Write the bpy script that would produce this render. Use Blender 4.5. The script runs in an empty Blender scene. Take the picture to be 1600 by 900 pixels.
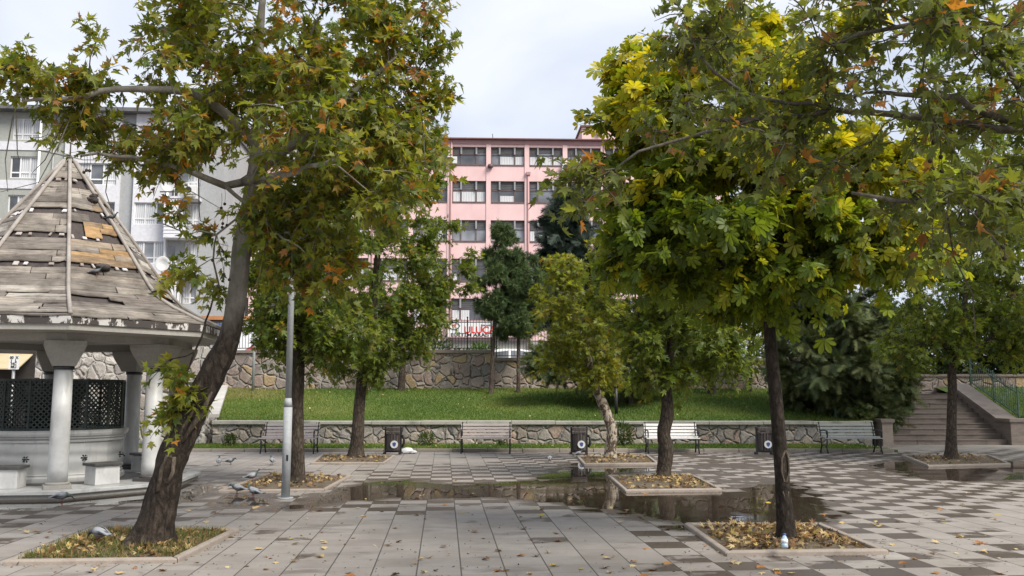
import bpy, bmesh, math, random
import numpy as np
from mathutils import Vector, Matrix, noise as mnoise
PI = math.pi
R = math.radians
col = bpy.context.scene.collection
scene = bpy.context.scene
rng = random.Random(7)
nrg = np.random.default_rng(11)

# ------------------------------------------------------------------ camera geometry
F = 1400.0; H = 1.6
TH = math.atan(165 / F); PS = math.atan(107 * math.cos(TH) / F)
FW = (math.sin(PS) * math.cos(TH), math.cos(PS) * math.cos(TH), math.sin(TH))
RT = (math.cos(PS), -math.sin(PS), 0)
UP = (-math.sin(PS) * math.sin(TH), -math.cos(PS) * math.sin(TH), math.cos(TH))
def ray(x, y):
    a = (x - 800) / F; b = (450 - y) / F
    return [FW[i] + a * RT[i] + b * UP[i] for i in range(3)]
def G(x, y, z=0.0):
    d = ray(x, y); t = (z - H) / d[2]
    return Vector((d[0] * t, d[1] * t, z))
def P(x, y, Y):
    d = ray(x, y); t = Y / d[1]
    return Vector((d[0] * t, Y, H + d[2] * t))
# back frame: the plaza edge, walls and lawn run along u, v points away from the plaza
BA = R(-4.8); BO = (0.0, 25.1)
BC, BS = math.cos(BA), math.sin(BA)
def B(u, v, z=0.0):
    return Vector((BO[0] + u * BC - v * BS, BO[1] + u * BS + v * BC, z))
def Binv(p):
    dx, dy = p[0] - BO[0], p[1] - BO[1]
    return dx * BC + dy * BS, -dx * BS + dy * BC
def BP(x, y, v):
    d = ray(x, y)
    n = (-BS, BC)
    t = (v + BO[0] * n[0] + BO[1] * n[1]) / (d[0] * n[0] + d[1] * n[1])
    p = (d[0] * t, d[1] * t, H + d[2] * t)
    return Binv(p)[0], p[2]

# ------------------------------------------------------------------ node helpers
class NT:
    def __init__(s, name):
        s.m = bpy.data.materials.new(name); s.m.use_nodes = True
        s.t = s.m.node_tree; s.t.nodes.clear()
        s.out = s.t.nodes.new('ShaderNodeOutputMaterial')
        s.b = s.t.nodes.new('ShaderNodeBsdfPrincipled')
        s.t.links.new(s.b.outputs[0], s.out.inputs[0])
    def n(s, typ, **kw):
        nd = s.t.nodes.new('ShaderNode' + typ)
        for k, v in kw.items(): setattr(nd, k, v)
        return nd
    def put(s, sock, v):
        if isinstance(v, bpy.types.NodeSocket): s.t.links.new(v, sock)
        elif isinstance(v, (tuple, list)) and len(v) == 3 and sock.type == 'RGBA': sock.default_value = (*v, 1)
        else: sock.default_value = v
    def math(s, op, a, b=0.0, c=0.0, clamp=False):
        nd = s.n('Math', operation=op); nd.use_clamp = clamp
        for i, v in enumerate((a, b, c)): s.put(nd.inputs[i], v)
        return nd.outputs[0]
    def sstep(s, x, a, b):
        nd = s.n('MapRange', interpolation_type='SMOOTHSTEP')
        s.put(nd.inputs[0], x); nd.inputs[1].default_value = a; nd.inputs[2].default_value = b
        return nd.outputs[0]
    def mix(s, f, a, b, mode='MIX'):
        nd = s.n('Mix', data_type='RGBA', blend_type=mode)
        s.put(nd.inputs[0], f); s.put(nd.inputs[6], a); s.put(nd.inputs[7], b)
        return nd.outputs[2]
    def pos(s, scale=None, obj=True):
        tc = s.n('TexCoord')
        o = tc.outputs['Object'] if obj else tc.outputs['Generated']
        if scale is None: return o
        mp = s.n('Mapping'); s.t.links.new(o, mp.inputs[0]); mp.inputs['Scale'].default_value = scale
        return mp.outputs[0]
    def geo(s):
        return s.n('NewGeometry').outputs['Position']
    def noise(s, vec, scale, detail=4, rough=.55, out=0):
        nd = s.n('TexNoise'); s.put(nd.inputs['Vector'], vec)
        nd.inputs['Scale'].default_value = scale; nd.inputs['Detail'].default_value = detail; nd.inputs['Roughness'].default_value = rough
        return nd.outputs[out]
    def voro(s, vec, scale, feature='F1', rand=1.0):
        nd = s.n('TexVoronoi', feature=feature); s.put(nd.inputs['Vector'], vec)
        nd.inputs['Scale'].default_value = scale; nd.inputs['Randomness'].default_value = rand
        return nd
    def ramp(s, f, stops, interp='LINEAR'):
        nd = s.n('ValToRGB'); s.put(nd.inputs[0], f); cr = nd.color_ramp; cr.interpolation = interp
        while len(cr.elements) < len(stops): cr.elements.new(0.5)
        for e, (p, c) in zip(cr.elements, stops):
            e.position = p; e.color = (*c, 1) if len(c) == 3 else c
        return nd.outputs[0]
    def bump(s, h, dist=.01, strength=1.0, normal=None):
        nd = s.n('Bump'); s.put(nd.inputs['Height'], h)
        nd.inputs['Distance'].default_value = dist; nd.inputs['Strength'].default_value = strength
        if normal is not None: s.put(nd.inputs['Normal'], normal)
        s.t.links.new(nd.outputs[0], s.b.inputs['Normal'])
        return nd.outputs[0]
    def attr(s, name, fac=False):
        nd = s.n('Attribute', attribute_name=name)
        return nd.outputs['Fac' if fac else 'Color']
    def fin(s, color=None, rough=None, metal=None, spec=None):
        if color is not None: s.put(s.b.inputs['Base Color'], color)
        if rough is not None: s.put(s.b.inputs['Roughness'], rough)
        if metal is not None: s.put(s.b.inputs['Metallic'], metal)
        if spec is not None: s.put(s.b.inputs['Specular IOR Level'], spec)
        return s.m
def lerp3(a, b, t): return tuple(x + (y - x) * t for x, y in zip(a, b))

def noisy(name, c1, c2, scale=3.0, rough=.7, bump=.0, bscale=None, metal=0.0, stretch=(1, 1, 1), c3=None, fine=25.0):
    t = NT(name); p = t.pos(stretch)
    f = t.noise(p, scale, 5, .6)
    stops = [(.3, c1), (.7, c2)] if c3 is None else [(.25, c1), (.5, c2), (.75, c3)]
    c = t.ramp(f, stops)
    g = t.noise(p, fine, 3)
    c = t.mix(.35, c, t.ramp(g, [(.3, (.55, .55, .55)), (.7, (1, 1, 1))]), 'MULTIPLY')
    if bump: t.bump(t.noise(p, bscale or scale * 4, 5), bump)
    return t.fin(c, rough, metal)

def vcolmat(name, rough=.7, amt=.35, scale=12.0, stretch=(1, 1, 1), bump=.0):
    t = NT(name); p = t.pos(stretch)
    f = t.noise(p, scale, 5, .65)
    c = t.mix(amt, t.attr('col'), t.ramp(f, [(.28, (.35, .33, .32)), (.68, (1.15, 1.15, 1.15))]), 'MULTIPLY')
    if bump: t.bump(f, bump)
    return t.fin(c, rough)

def leafmat(name, trans=.42, tint=(1.25, 1.2, .55), rough=.45):
    t = NT(name)
    c = t.attr('col')
    t.fin(c, rough, spec=.35)
    tr = t.n('BsdfTranslucent'); t.put(tr.inputs[0], t.mix(1.0, c, tint, 'MULTIPLY'))
    mx = t.n('MixShader'); mx.inputs[0].default_value = trans
    t.t.links.new(t.b.outputs[0], mx.inputs[1]); t.t.links.new(tr.outputs[0], mx.inputs[2])
    t.t.links.new(mx.outputs[0], t.out.inputs[0])
    return t.m

M = {}
M['leaf'] = leafmat('foliage_leaf', .55, (1.4, 1.3, .5))
M['needle'] = leafmat('foliage_needle', .15, (1, 1, .8), .6)
M['grass'] = leafmat('grass_blade', .35, (1.1, 1.15, .6), .6)
M['litter'] = leafmat('dry_leaf', .12, (1.1, 1, .8), .7)

def bark(name, dark, mid, light, scale=9.0, patch=.0, patchcol=(.4, .38, .32), bump=.03, zswitch=None, upper=None):
    t = NT(name); p0 = t.pos((1, 1, .42))
    w = t.n('VectorMath', operation='ADD'); t.put(w.inputs[0], p0)
    nz = t.n('VectorMath', operation='SCALE'); t.put(nz.inputs[0], t.noise(p0, 7, 4, .6, out=1)); nz.inputs['Scale'].default_value = .12
    t.put(w.inputs[1], nz.outputs[0]); p = w.outputs[0]
    e = t.voro(p, scale, 'DISTANCE_TO_EDGE').outputs['Distance']; f = t.noise(p0, scale * 2.2, 8, .75); f2 = t.noise(t.pos(), 70, 3, .7)
    h = t.math('ADD', t.math('MULTIPLY', t.sstep(e, .0, .3), .2), t.math('MULTIPLY', f, .95))
    c = t.ramp(h, [(.32, dark), (.62, mid), (.98, light)])
    c = t.mix(.55, c, t.ramp(f2, [(.3, (.45, .44, .43)), (.7, (1.25, 1.22, 1.2))]), 'MULTIPLY')
    c = t.mix(.6, c, t.ramp(t.noise(t.pos(), 2.6, 5, .65), [(.33, (.5, .48, .46)), (.65, (1.35, 1.3, 1.22))]), 'MULTIPLY')
    if patch:
        m = t.sstep(t.noise(t.pos((1, 1, .7)), 13, 4, .55), .60 - patch * .12, .64 - patch * .12)
        c = t.mix(m, c, t.mix(.5, patchcol, t.ramp(f2, [(.3, (.1, .09, .07)), (.7, (.5, .44, .36))])))
    if upper:
        z = t.n('SeparateXYZ'); t.put(z.inputs[0], t.pos())
        m = t.sstep(t.math('ADD', z.outputs[2], t.math('MULTIPLY', t.noise(t.pos(), 2.5, 4), 1.4)), zswitch, zswitch + .6)
        up_c = t.ramp(t.noise(t.pos((1, 1, .5)), 6, 7, .65), [(.3, upper[0]), (.52, upper[1]), (.75, upper[2])])
        c = t.mix(m, c, up_c)
        h = t.math('MULTIPLY', h, t.math('SUBTRACT', 1.0, t.math('MULTIPLY', m, .7)))
    t.bump(h, bump)
    return t.fin(c, .9, spec=.2)
M['bark_plane'] = bark('bark_old_plane', (.014, .011, .009), (.062, .049, .039), (.17, .14, .115), 12, zswitch=2.9,
                       upper=((.12, .108, .088), (.21, .195, .165), (.32, .3, .26)), bump=.06)
M['bark_grey'] = bark('bark_plane_limb', (.06, .055, .045), (.13, .12, .1), (.22, .2, .17), 7, bump=.012)
M['bark_dark'] = bark('bark_dark', (.02, .016, .012), (.075, .06, .047), (.16, .135, .11), 15, bump=.02)
M['bark_black'] = bark('bark_black', (.012, .009, .007), (.04, .032, .026), (.095, .08, .066), 15, bump=.02)
M['bark_mottled'] = bark('bark_mottled', (.05, .035, .025), (.13, .1, .075), (.22, .18, .14), 13, patch=.9, patchcol=(.42, .36, .28), bump=.02)
M['bark_pine'] = bark('bark_pine', (.04, .03, .025), (.11, .085, .07), (.2, .16, .13), 12, bump=.02)

# ------------------------------------------------------------------ mesh helpers
def link(o, parent=None):
    col.objects.link(o)
    if parent is not None: o.parent = parent
    return o
def tag(o, label=None, cat=None, group=None, kind=None):
    if label: o['label'] = label
    if cat: o['category'] = cat
    if group: o['group'] = group
    if cat and not kind: kind = 'thing'
    if kind: o['kind'] = kind
    return o
def empty(name, loc, label, cat, group=None, rz=0.0):
    o = bpy.data.objects.new(name, None); o.empty_display_size = .2
    link(o); o.location = loc; o.rotation_euler = (0, 0, rz)
    return tag(o, label, cat, group)
def set_cols(me, c):
    a = me.color_attributes.new('col', 'FLOAT_COLOR', 'POINT')
    c = np.asarray(c, dtype=np.float32)
    buf = np.ones((len(c), 4), dtype=np.float32); buf[:, :3] = c
    a.data.foreach_set('color', buf.ravel())
def np_mesh(name, V, loops, starts, mat, parent=None, cols=None, smooth=False, origin=(0, 0, 0)):
    me = bpy.data.meshes.new(name)
    V = np.asarray(V, dtype=np.float32) - np.asarray(origin, dtype=np.float32)
    me.vertices.add(len(V)); me.vertices.foreach_set('co', V.ravel())
    loops = np.asarray(loops, dtype=np.int32); me.loops.add(len(loops)); me.loops.foreach_set('vertex_index', loops)
    starts = np.asarray(starts, dtype=np.int32); me.polygons.add(len(starts)); me.polygons.foreach_set('loop_start', starts)
    me.update(calc_edges=True)
    if cols is not None: set_cols(me, cols)
    if smooth: me.polygons.foreach_set('use_smooth', np.ones(len(starts), dtype=bool))
    me.materials.append(mat)
    return link(bpy.data.objects.new(name, me), parent)

class MB:
    """collects shapes; build() links them as one mesh object"""
    def __init__(s): s.v = []; s.f = []; s.c = []; s.cur = (1, 1, 1); s.sm = []
    def add(s, vs, fs, smooth=False):
        o = len(s.v); s.v += [tuple(v) for v in vs]; s.c += [s.cur] * len(vs)
        s.f += [tuple(o + i for i in f) for f in fs]; s.sm += [smooth] * len(fs)
    def box(s, c, d, rz=0.0, taper=1.0, rot=None):
        hx, hy, hz = d[0] / 2, d[1] / 2, d[2] / 2
        vs = []
        m = rot if rot is not None else Matrix.Rotation(rz, 3, 'Z')
        for z in (-1, 1):
            k = taper if z > 0 else 1
            for x, y in ((-1, -1), (1, -1), (1, 1), (-1, 1)):
                vs.append(Vector(c) + m @ Vector((x * hx * k, y * hy * k, z * hz)))
        s.add(vs, [(3, 2, 1, 0), (4, 5, 6, 7), (0, 1, 5, 4), (1, 2, 6, 5), (2, 3, 7, 6), (3, 0, 4, 7)])
    def bb(s, x0, x1, y0, y1, z0, z1): s.box(((x0 + x1) / 2, (y0 + y1) / 2, (z0 + z1) / 2), (x1 - x0, y1 - y0, z1 - z0))
    def hexa(s, lo, hi):
        s.add(list(lo) + list(hi), [(3, 2, 1, 0), (4, 5, 6, 7), (0, 1, 5, 4), (1, 2, 6, 5), (2, 3, 7, 6), (3, 0, 4, 7)])
    def bar(s, a, b, w, h=None):
        a = Vector(a); b = Vector(b); h = h or w
        z = (b - a).normalized(); ref = Vector((0, 0, 1)) if abs(z.z) < .95 else Vector((0, 1, 0))
        x = z.cross(ref).normalized(); y = z.cross(x)
        vs = [p + x * sx * w / 2 + y * sy * h / 2 for p in (a, b) for sx, sy in ((-1, -1), (1, -1), (1, 1), (-1, 1))]
        s.add(vs, [(3, 2, 1, 0), (4, 5, 6, 7), (0, 1, 5, 4), (1, 2, 6, 5), (2, 3, 7, 6), (3, 0, 4, 7)])
    def tube(s, pts, rad, n=8, cap=True):
        pts = [Vector(p) for p in pts]
        if not isinstance(rad, (list, tuple)): rad = [rad] * len(pts)
        vs = []; fs = []; ref = None
        for i, p in enumerate(pts):
            t = (pts[min(i + 1, len(pts) - 1)] - pts[max(i - 1, 0)])
            t = t.normalized() if t.length > 1e-9 else Vector((0, 0, 1))
            if ref is None: ref = t.orthogonal().normalized()
            x = (ref - t * ref.dot(t)).normalized(); ref = x; y = t.cross(x)
            for k in range(n):
                a = 2 * PI * k / n; vs.append(p + (x * math.cos(a) + y * math.sin(a)) * rad[i])
        for i in range(len(pts) - 1):
            for k in range(n):
                k2 = (k + 1) % n
                fs.append((i * n + k, i * n + k2, (i + 1) * n + k2, (i + 1) * n + k))
        if cap:
            fs.append(tuple(range(n - 1, -1, -1))); o = (len(pts) - 1) * n; fs.append(tuple(o + k for k in range(n)))
        s.add(vs, fs, True)
    def lathe(s, c, prof, n=20, a0=0.0, smooth=True, sq=False):
        """prof: (r, z) list; revolved round a vertical axis at c"""
        vs = []; fs = []
        for r, z in prof:
            for k in range(n):
                a = a0 + 2 * PI * k / n
                vs.append((c[0] + r * math.cos(a), c[1] + r * math.sin(a), c[2] + z))
        for i in range(len(prof) - 1):
            for k in range(n):
                k2 = (k + 1) % n
                fs.append((i * n + k, i * n + k2, (i + 1) * n + k2, (i + 1) * n + k))
        fs.append(tuple(range(n - 1, -1, -1))); o = (len(prof) - 1) * n; fs.append(tuple(o + k for k in range(n)))
        s.add(vs, fs, smooth)
    def ball(s, c, r, n=10, m=6, sc=(1, 1, 1)):
        vs = [(c[0], c[1], c[2] - r * sc[2])]; fs = []
        for i in range(1, m):
            t = PI * i / m - PI / 2
            for k in range(n):
                a = 2 * PI * k / n
                vs.append((c[0] + r * sc[0] * math.cos(t) * math.cos(a), c[1] + r * sc[1] * math.cos(t) * math.sin(a), c[2] + r * sc[2] * math.sin(t)))
        vs.append((c[0], c[1], c[2] + r * sc[2])); L = len(vs) - 1
        for k in range(n):
            k2 = (k + 1) % n
            fs.append((0, 1 + k2, 1 + k)); fs.append((L, L - n + k, L - n + k2))
            for i in range(m - 2): fs.append((1 + i * n + k, 1 + i * n + k2, 1 + (i + 1) * n + k2, 1 + (i + 1) * n + k))
        s.add(vs, fs, True)
    def build(s, name, mat, parent=None, origin=(0, 0, 0), bevel=0.0, cols=False):
        me = bpy.data.meshes.new(name)
        o = Vector(origin)
        me.from_pydata([tuple(Vector(v) - o) for v in s.v], [], s.f); me.update()
        me.polygons.foreach_set('use_smooth', s.sm)
        if cols: set_cols(me, s.c)
        me.materials.append(mat)
        ob = link(bpy.data.objects.new(name, me), parent)
        if bevel:
            b = ob.modifiers.new('bevel', 'BEVEL'); b.width = bevel; b.segments = 2; b.limit_method = 'ANGLE'; b.angle_limit = R(40)
        return ob
def copy_tree(o, parent=None):
    kids = list(o.children)
    c = o.copy(); col.objects.link(c)
    if parent is not None: c.parent = parent
    for k in kids: copy_tree(k, c)
    return c
def struct(ob): ob['kind'] = 'structure'; return ob
# ------------------------------------------------------------------ ground, plaza
def poly_field(X, Y, pts, soft):
    """1 inside the polygon, falling to 0 over `soft` metres outside (and from .5 at the edge)"""
    n = len(pts); inside = np.zeros(X.shape, bool); dist = np.full(X.shape, 1e9)
    for i in range(n):
        x0, y0 = pts[i]; x1, y1 = pts[(i + 1) % n]
        dx, dy = x1 - x0, y1 - y0
        t = np.clip(((X - x0) * dx + (Y - y0) * dy) / (dx * dx + dy * dy + 1e-9), 0, 1)
        dist = np.minimum(dist, np.hypot(X - x0 - t * dx, Y - y0 - t * dy))
        c = ((y0 > Y) != (y1 > Y)) & (X < dx * (Y - y0) / (dy + (1e-12 if dy == 0 else 0)) + x0)
        inside ^= c
    s = np.where(inside, dist, -dist)
    return np.clip(.5 + s / (2 * soft), 0, 1)
def gp(*pp): return [tuple(G(x, y)[:2]) for x, y in pp]

TS = (G(721.25, 900).x - G(650, 900).x)
TX0 = G(650, 900).x; TY0 = G(800, 871).y
def make_plaza():
    st = .125
    xs = np.arange(-24, 26.01, st); ys = np.arange(-9, 29.6, st)
    X, Y = np.meshgrid(xs, ys); nx, ny = len(xs), len(ys)
    # clip the far edge to the kerb line / stair foot
    u = (X - BO[0]) * BC + (Y - BO[1]) * BS; v = -(X - BO[0]) * BS + (Y - BO[1]) * BC
    lim = np.where(u > 12.2, 4.2, np.where(u < -8.5, 4.2, .0))
    over = v > lim
    Yc = np.where(over, Y - (v - lim) / BC, Y)
    pools = [gp((440, 793), (500, 776), (560, 756), (640, 748), (700, 756), (800, 752), (900, 748), (960, 752), (970, 768), (880, 782), (760, 778), (640, 780), (540, 784), (460, 796)),
             gp((800, 762), (860, 738), (900, 724), (1010, 722), (1020, 734), (960, 742), (985, 768), (1130, 768), (1240, 752), (1310, 800), (1285, 824), (1072, 826), (985, 806), (880, 792), (820, 780)),
             gp((1360, 727), (1420, 716), (1640, 722), (1640, 750), (1500, 752), (1420, 746)),
             gp((-80, 776), (60, 774), (225, 764), (300, 752), (345, 772), (300, 784), (215, 785), (130, 788), (60, 797), (-80, 800)),
             gp((350, 772), (440, 776), (420, 790), (330, 794))]
    damps = [gp((815, 712), (1000, 708), (1640, 712), (1640, 792), (1480, 800), (1330, 835), (1120, 822), (930, 800), (790, 780)),
             gp((1040, 800), (1320, 800), (1560, 900), (1500, 1000), (1180, 930), (1110, 860)),
             gp((480, 800), (560, 745), (700, 730), (860, 726), (900, 790), (640, 790)),
             gp((-80, 760), (340, 742), (400, 790), (200, 800), (-80, 806)),
             gp((290, 735), (420, 735), (410, 768), (300, 770)),
             gp((820, 706), (1640, 706), (1640, 762), (1250, 782), (980, 748), (830, 742))]
    pool = np.zeros(X.shape)
    for q in pools: pool = np.maximum(pool, poly_field(X, Yc, q, .55))
    damp = np.zeros(X.shape)
    for q, k in zip(damps, (.82, .7, .8, .9, .55, .97)): damp = np.maximum(damp, k * poly_field(X, Yc, q, 1.3))
    V = np.stack([X, Yc, np.zeros_like(X)], -1).reshape(-1, 3)
    idx = np.arange(nx * ny).reshape(ny, nx)
    q = np.stack([idx[:-1, :-1], idx[:-1, 1:], idx[1:, 1:], idx[1:, :-1]], -1).reshape(-1, 4)
    ok = ~(over.ravel()[q].all(1)); q = q[ok]
    t = NT('wet_stone_paving')
    g = t.geo(); sx = t.n('SeparateXYZ'); t.put(sx.inputs[0], g)
    uu = t.math('DIVIDE', t.math('SUBTRACT', sx.outputs[0], TX0), TS); vv = t.math('DIVIDE', t.math('SUBTRACT', sx.outputs[1], TY0), TS)
    fu, fv = t.math('FLOOR', uu), t.math('FLOOR', vv)
    ru, rv = t.math('SUBTRACT', uu, fu), t.math('SUBTRACT', vv, fv)
    chk = t.math('FLOORED_MODULO', t.math('ADD', fu, fv), 2.0)
    cmb = t.n('CombineXYZ'); t.put(cmb.inputs[0], fu); t.put(cmb.inputs[1], fv)
    wn = t.n('TexWhiteNoise', noise_dimensions='3D'); t.put(wn.inputs['Vector'], cmb.outputs[0])
    rnd = wn.outputs['Value']
    wn2 = t.n('TexWhiteNoise', noise_dimensions='3D'); cm2 = t.n('CombineXYZ'); t.put(cm2.inputs[0], fv); t.put(cm2.inputs[1], fu); cm2.inputs[2].default_value = 3.3
    t.put(wn2.inputs['Vector'], cm2.outputs[0]); rnd2 = wn2.outputs['Value']
    ju = t.math('MINIMUM', ru, t.math('SUBTRACT', 1.0, ru)); jv = t.math('MINIMUM', rv, t.math('SUBTRACT', 1.0, rv))
    jx = t.math('SUBTRACT', 1.0, t.sstep(ju, .006, .022)); jy = t.math('MULTIPLY', t.math('SUBTRACT', 1.0, t.sstep(jv, .004, .016)), .32)
    joint = t.math('MAXIMUM', jx, jy)
    big = t.noise(g, .55, 5, .6); med = t.noise(g, 2.2, 5, .65); fine = t.noise(g, 55, 4, .7); spk = t.noise(g, 180, 2, .6)
    # damp: porous tiles soak, alternate ones dry first
    pl, dp = t.attr('pool', True), t.attr('damp', True)
    dd = t.math('ADD', dp, t.math('MULTIPLY', t.math('SUBTRACT', chk, .5), .8))
    dd = t.math('ADD', dd, t.math('MULTIPLY', t.math('SUBTRACT', rnd2, .5), .62))
    dd = t.math('ADD', dd, t.math('MULTIPLY', t.math('SUBTRACT', med, .5), .7)); dd = t.math('ADD', dd, t.math('MULTIPLY', t.math('SUBTRACT', big, .5), .8))
    damp_f = t.sstep(dd, .62, .74)
    patchy = t.math('MULTIPLY', t.sstep(t.math('ADD', t.noise(t.pos((.6, 1.6, 1)), 1.5, 6, .65), t.math('MULTIPLY', t.math('SUBTRACT', rnd, .5), .16)), .55, .68), .5)
    damp_f = t.math('MAXIMUM', damp_f, patchy)
    pp = t.math('ADD', pl, t.math('MULTIPLY', t.math('SUBTRACT', med, .5), .7))
    pp = t.math('ADD', pp, t.math('MULTIPLY', t.math('SUBTRACT', rnd, .5), .34))
    pp = t.math('ADD', pp, t.math('MULTIPLY', t.math('SUBTRACT', chk, .5), .1))
    pool_f = t.sstep(pp, .5, .6)
    damp_f = t.math('MAXIMUM', damp_f, t.math('MULTIPLY', t.sstep(pp, .22, .42), .9))
    base = t.ramp(t.math('ADD', t.math('MULTIPLY', rnd, .55), t.math('MULTIPLY', big, .5)),
                  [(.15, (.222, .195, .17)), (.45, (.29, .265, .238)), (.62, (.272, .243, .215)), (.9, (.345, .322, .293))])
    base = t.mix(.5, base, t.ramp(fine, [(.3, (.72, .71, .7)), (.7, (1.1, 1.1, 1.1))]), 'MULTIPLY')
    base = t.mix(.6, base, t.ramp(med, [(.3, (.78, .76, .74)), (.62, (1.06, 1.06, 1.06))]), 'MULTIPLY')
    base = t.mix(t.math('MULTIPLY', t.sstep(spk, .66, .72), .5), base, (.09, .075, .06))
    wetc = t.mix(1.0, base, (.31, .262, .225), 'MULTIPLY')
    c = t.mix(damp_f, base, wetc)
    c = t.mix(pool_f, c, t.mix(1.0, base, (.17, .14, .115), 'MULTIPLY'))
    c = t.mix(t.math('MULTIPLY', joint, t.math('SUBTRACT', .92, t.math('MULTIPLY', pool_f, .5))), c, (.05, .042, .035))
    ro = t.math('ADD', .62, t.math('MULTIPLY', fine, .2))
    ro = t.math('SUBTRACT', ro, t.math('MULTIPLY', damp_f, .3))
    inv = t.math('SUBTRACT', 1.0, pool_f)
    ro = t.math('ADD', t.math('MULTIPLY', ro, inv), t.math('MULTIPLY', pool_f, t.math('MULTIPLY', t.sstep(t.noise(g, 1.3, 4), .4, .75), .14)))
    h = t.math('ADD', t.math('MULTIPLY', fine, .25), t.math('SUBTRACT', t.math('MULTIPLY', rnd2, .5), t.math('MULTIPLY', joint, 1.2)))
    h = t.math('MULTIPLY', h, inv)
    t.bump(h, .004, .8)
    t.b.inputs['IOR'].default_value = 1.45
    t.fin(c, ro)
    ob = np_mesh('plaza', V, q.ravel(), np.arange(len(q)) * 4, t.m)
    for nm, a in (('pool', pool), ('damp', damp)):
        at = ob.data.attributes.new(nm, 'FLOAT', 'POINT'); at.data.foreach_set('value', a.ravel().astype(np.float32))
    return struct(ob)
make_plaza()

M['earth'] = noisy('packed_earth', (.10, .075, .055), (.18, .14, .1), 2.0, .95, .02)
M['soil'] = noisy('pit_soil', (.05, .036, .026), (.12, .09, .06), 6.0, .95, .02, c3=(.16, .12, .07))
M['kerb'] = noisy('kerb_stone', (.21, .17, .14), (.32, .27, .225), 3.0, .75, .004, 40, c3=(.27, .225, .19), fine=60)
M['coping'] = noisy('coping_stone', (.17, .16, .14), (.38, .355, .315), 1.6, .8, .006, 20, c3=(.27, .25, .22), fine=30)
M['asphalt'] = noisy('street_asphalt', (.045, .045, .047), (.075, .074, .072), 3.0, .9)
M['step'] = noisy('step_stone', (.1, .078, .065), (.21, .17, .145), 1.3, .6, .006, 18, c3=(.14, .112, .095), stretch=(1, 1, 3), fine=22)
M['iron'] = noisy('black_iron', (.012, .012, .013), (.03, .03, .03), 12, .5)
M['green_iron'] = noisy('green_painted_iron', (.035, .075, .05), (.06, .11, .08), 8, .5)

g = MB(); g.bb(-600, 600, -300, 900, -.6, -.04)
struct(g.build('ground', M['earth']))
g = MB(); v0, v1 = 9.75, 500
lo = [B(-300, v0, -.03), B(300, v0, -.03), B(300, v1, -.03), B(-300, v1, -.03)]
g.hexa(lo, [Vector((p.x, p.y, 2.1)) for p in lo])
struct(g.build('street', M['asphalt']))

def stonewall(name, scale, cols, mortar, rough=.9, mw=.035):
    t = NT(name); p = t.pos()
    w = t.n('VectorMath', operation='ADD'); t.put(w.inputs[0], p)
    nz = t.n('VectorMath', operation='SCALE'); t.put(nz.inputs[0], t.noise(p, 2.5, 3, .5, out=1)); nz.inputs['Scale'].default_value = .22
    t.put(w.inputs[1], nz.outputs[0])
    pw = w.outputs[0]
    e = t.voro(pw, scale, 'DISTANCE_TO_EDGE', .95); f = t.voro(pw, scale, 'F1', .95)
    sp = t.n('SeparateColor'); t.put(sp.inputs[0], f.outputs['Color'])
    c = t.ramp(sp.outputs[0], [(i / len(cols), k) for i, k in enumerate(cols)], 'CONSTANT')
    n1 = t.noise(p, 14, 6, .7)
    c = t.mix(.65, c, t.ramp(n1, [(.3, (.5, .48, .47)), (.65, (1.2, 1.18, 1.15))]), 'MULTIPLY')
    c = t.mix(.35, c, t.ramp(t.noise(p, 1.1, 4), [(.35, (.6, .57, .55)), (.65, (1.15, 1.15, 1.15))]), 'MULTIPLY')
    ed = e.outputs['Distance']
    m = t.sstep(t.math('ADD', ed, t.math('MULTIPLY', t.math('SUBTRACT', n1, .5), .05)), mw * .5, mw * 1.3)
    gap = t.sstep(t.noise(p, 3.2, 4), .5, .62)
    c = t.mix(m, t.mix(gap, mortar, (.03, .025, .022)), c)
    h = t.math('ADD', t.math('MULTIPLY', t.sstep(ed, 0, .14), 1.0), t.math('MULTIPLY', n1, .5))
    h = t.math('ADD', h, t.math('MULTIPLY', sp.outputs[1], .4))
    t.bump(h, .07, 1.0)
    return t.fin(c, rough)
M['stone_up'] = stonewall('rubble_stone_wall', 2.6, [(.27, .215, .18), (.33, .27, .225), (.23, .2, .18), (.36, .3, .25), (.3, .225, .19), (.26, .23, .21), (.38, .285, .17), (.31, .26, .23)], (.36, .325, .285))
M['stone_low'] = stonewall('rubble_stone_low', 3.1, [(.3, .26, .22), (.37, .32, .27), (.24, .215, .195), (.33, .3, .27), (.36, .27, .22), (.27, .25, .24)], (.3, .275, .245), mw=.03)
M['stone_grey'] = stonewall('rubble_stone_grey', 2.6, [(.36, .33, .3), (.42, .39, .36), (.31, .285, .265), (.45, .42, .38), (.38, .33, .29), (.34, .32, .31)], (.5, .47, .43), mw=.045)

# kerb line along the plaza, grass strip, low wall, lawn, upper wall
UL, UR = -7.35, 13.0
def quad_strip(name, pts_lo, pts_hi, mat):
    pass
def bbox_uv(mb, u0, u1, v0, v1, z0, z1):
    lo = [B(u0, v0, z0), B(u1, v0, z0), B(u1, v1, z0), B(u0, v1, z0)]
    mb.hexa(lo, [Vector((p.x, p.y, z1)) for p in lo])
k = MB()
x = -18.0
while x < UR - .6:
    w = rng.uniform(.9, 1.05); bbox_uv(k, x, min(x + w - .012, UR - .6), .02, .16, -.05, .09 + rng.uniform(-.006, .006)); x += w
ob = k.build('edging_kerb', M['kerb'], bevel=.012); tag(ob, 'low pale stone kerb edging the grass behind the benches', 'kerb')

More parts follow.
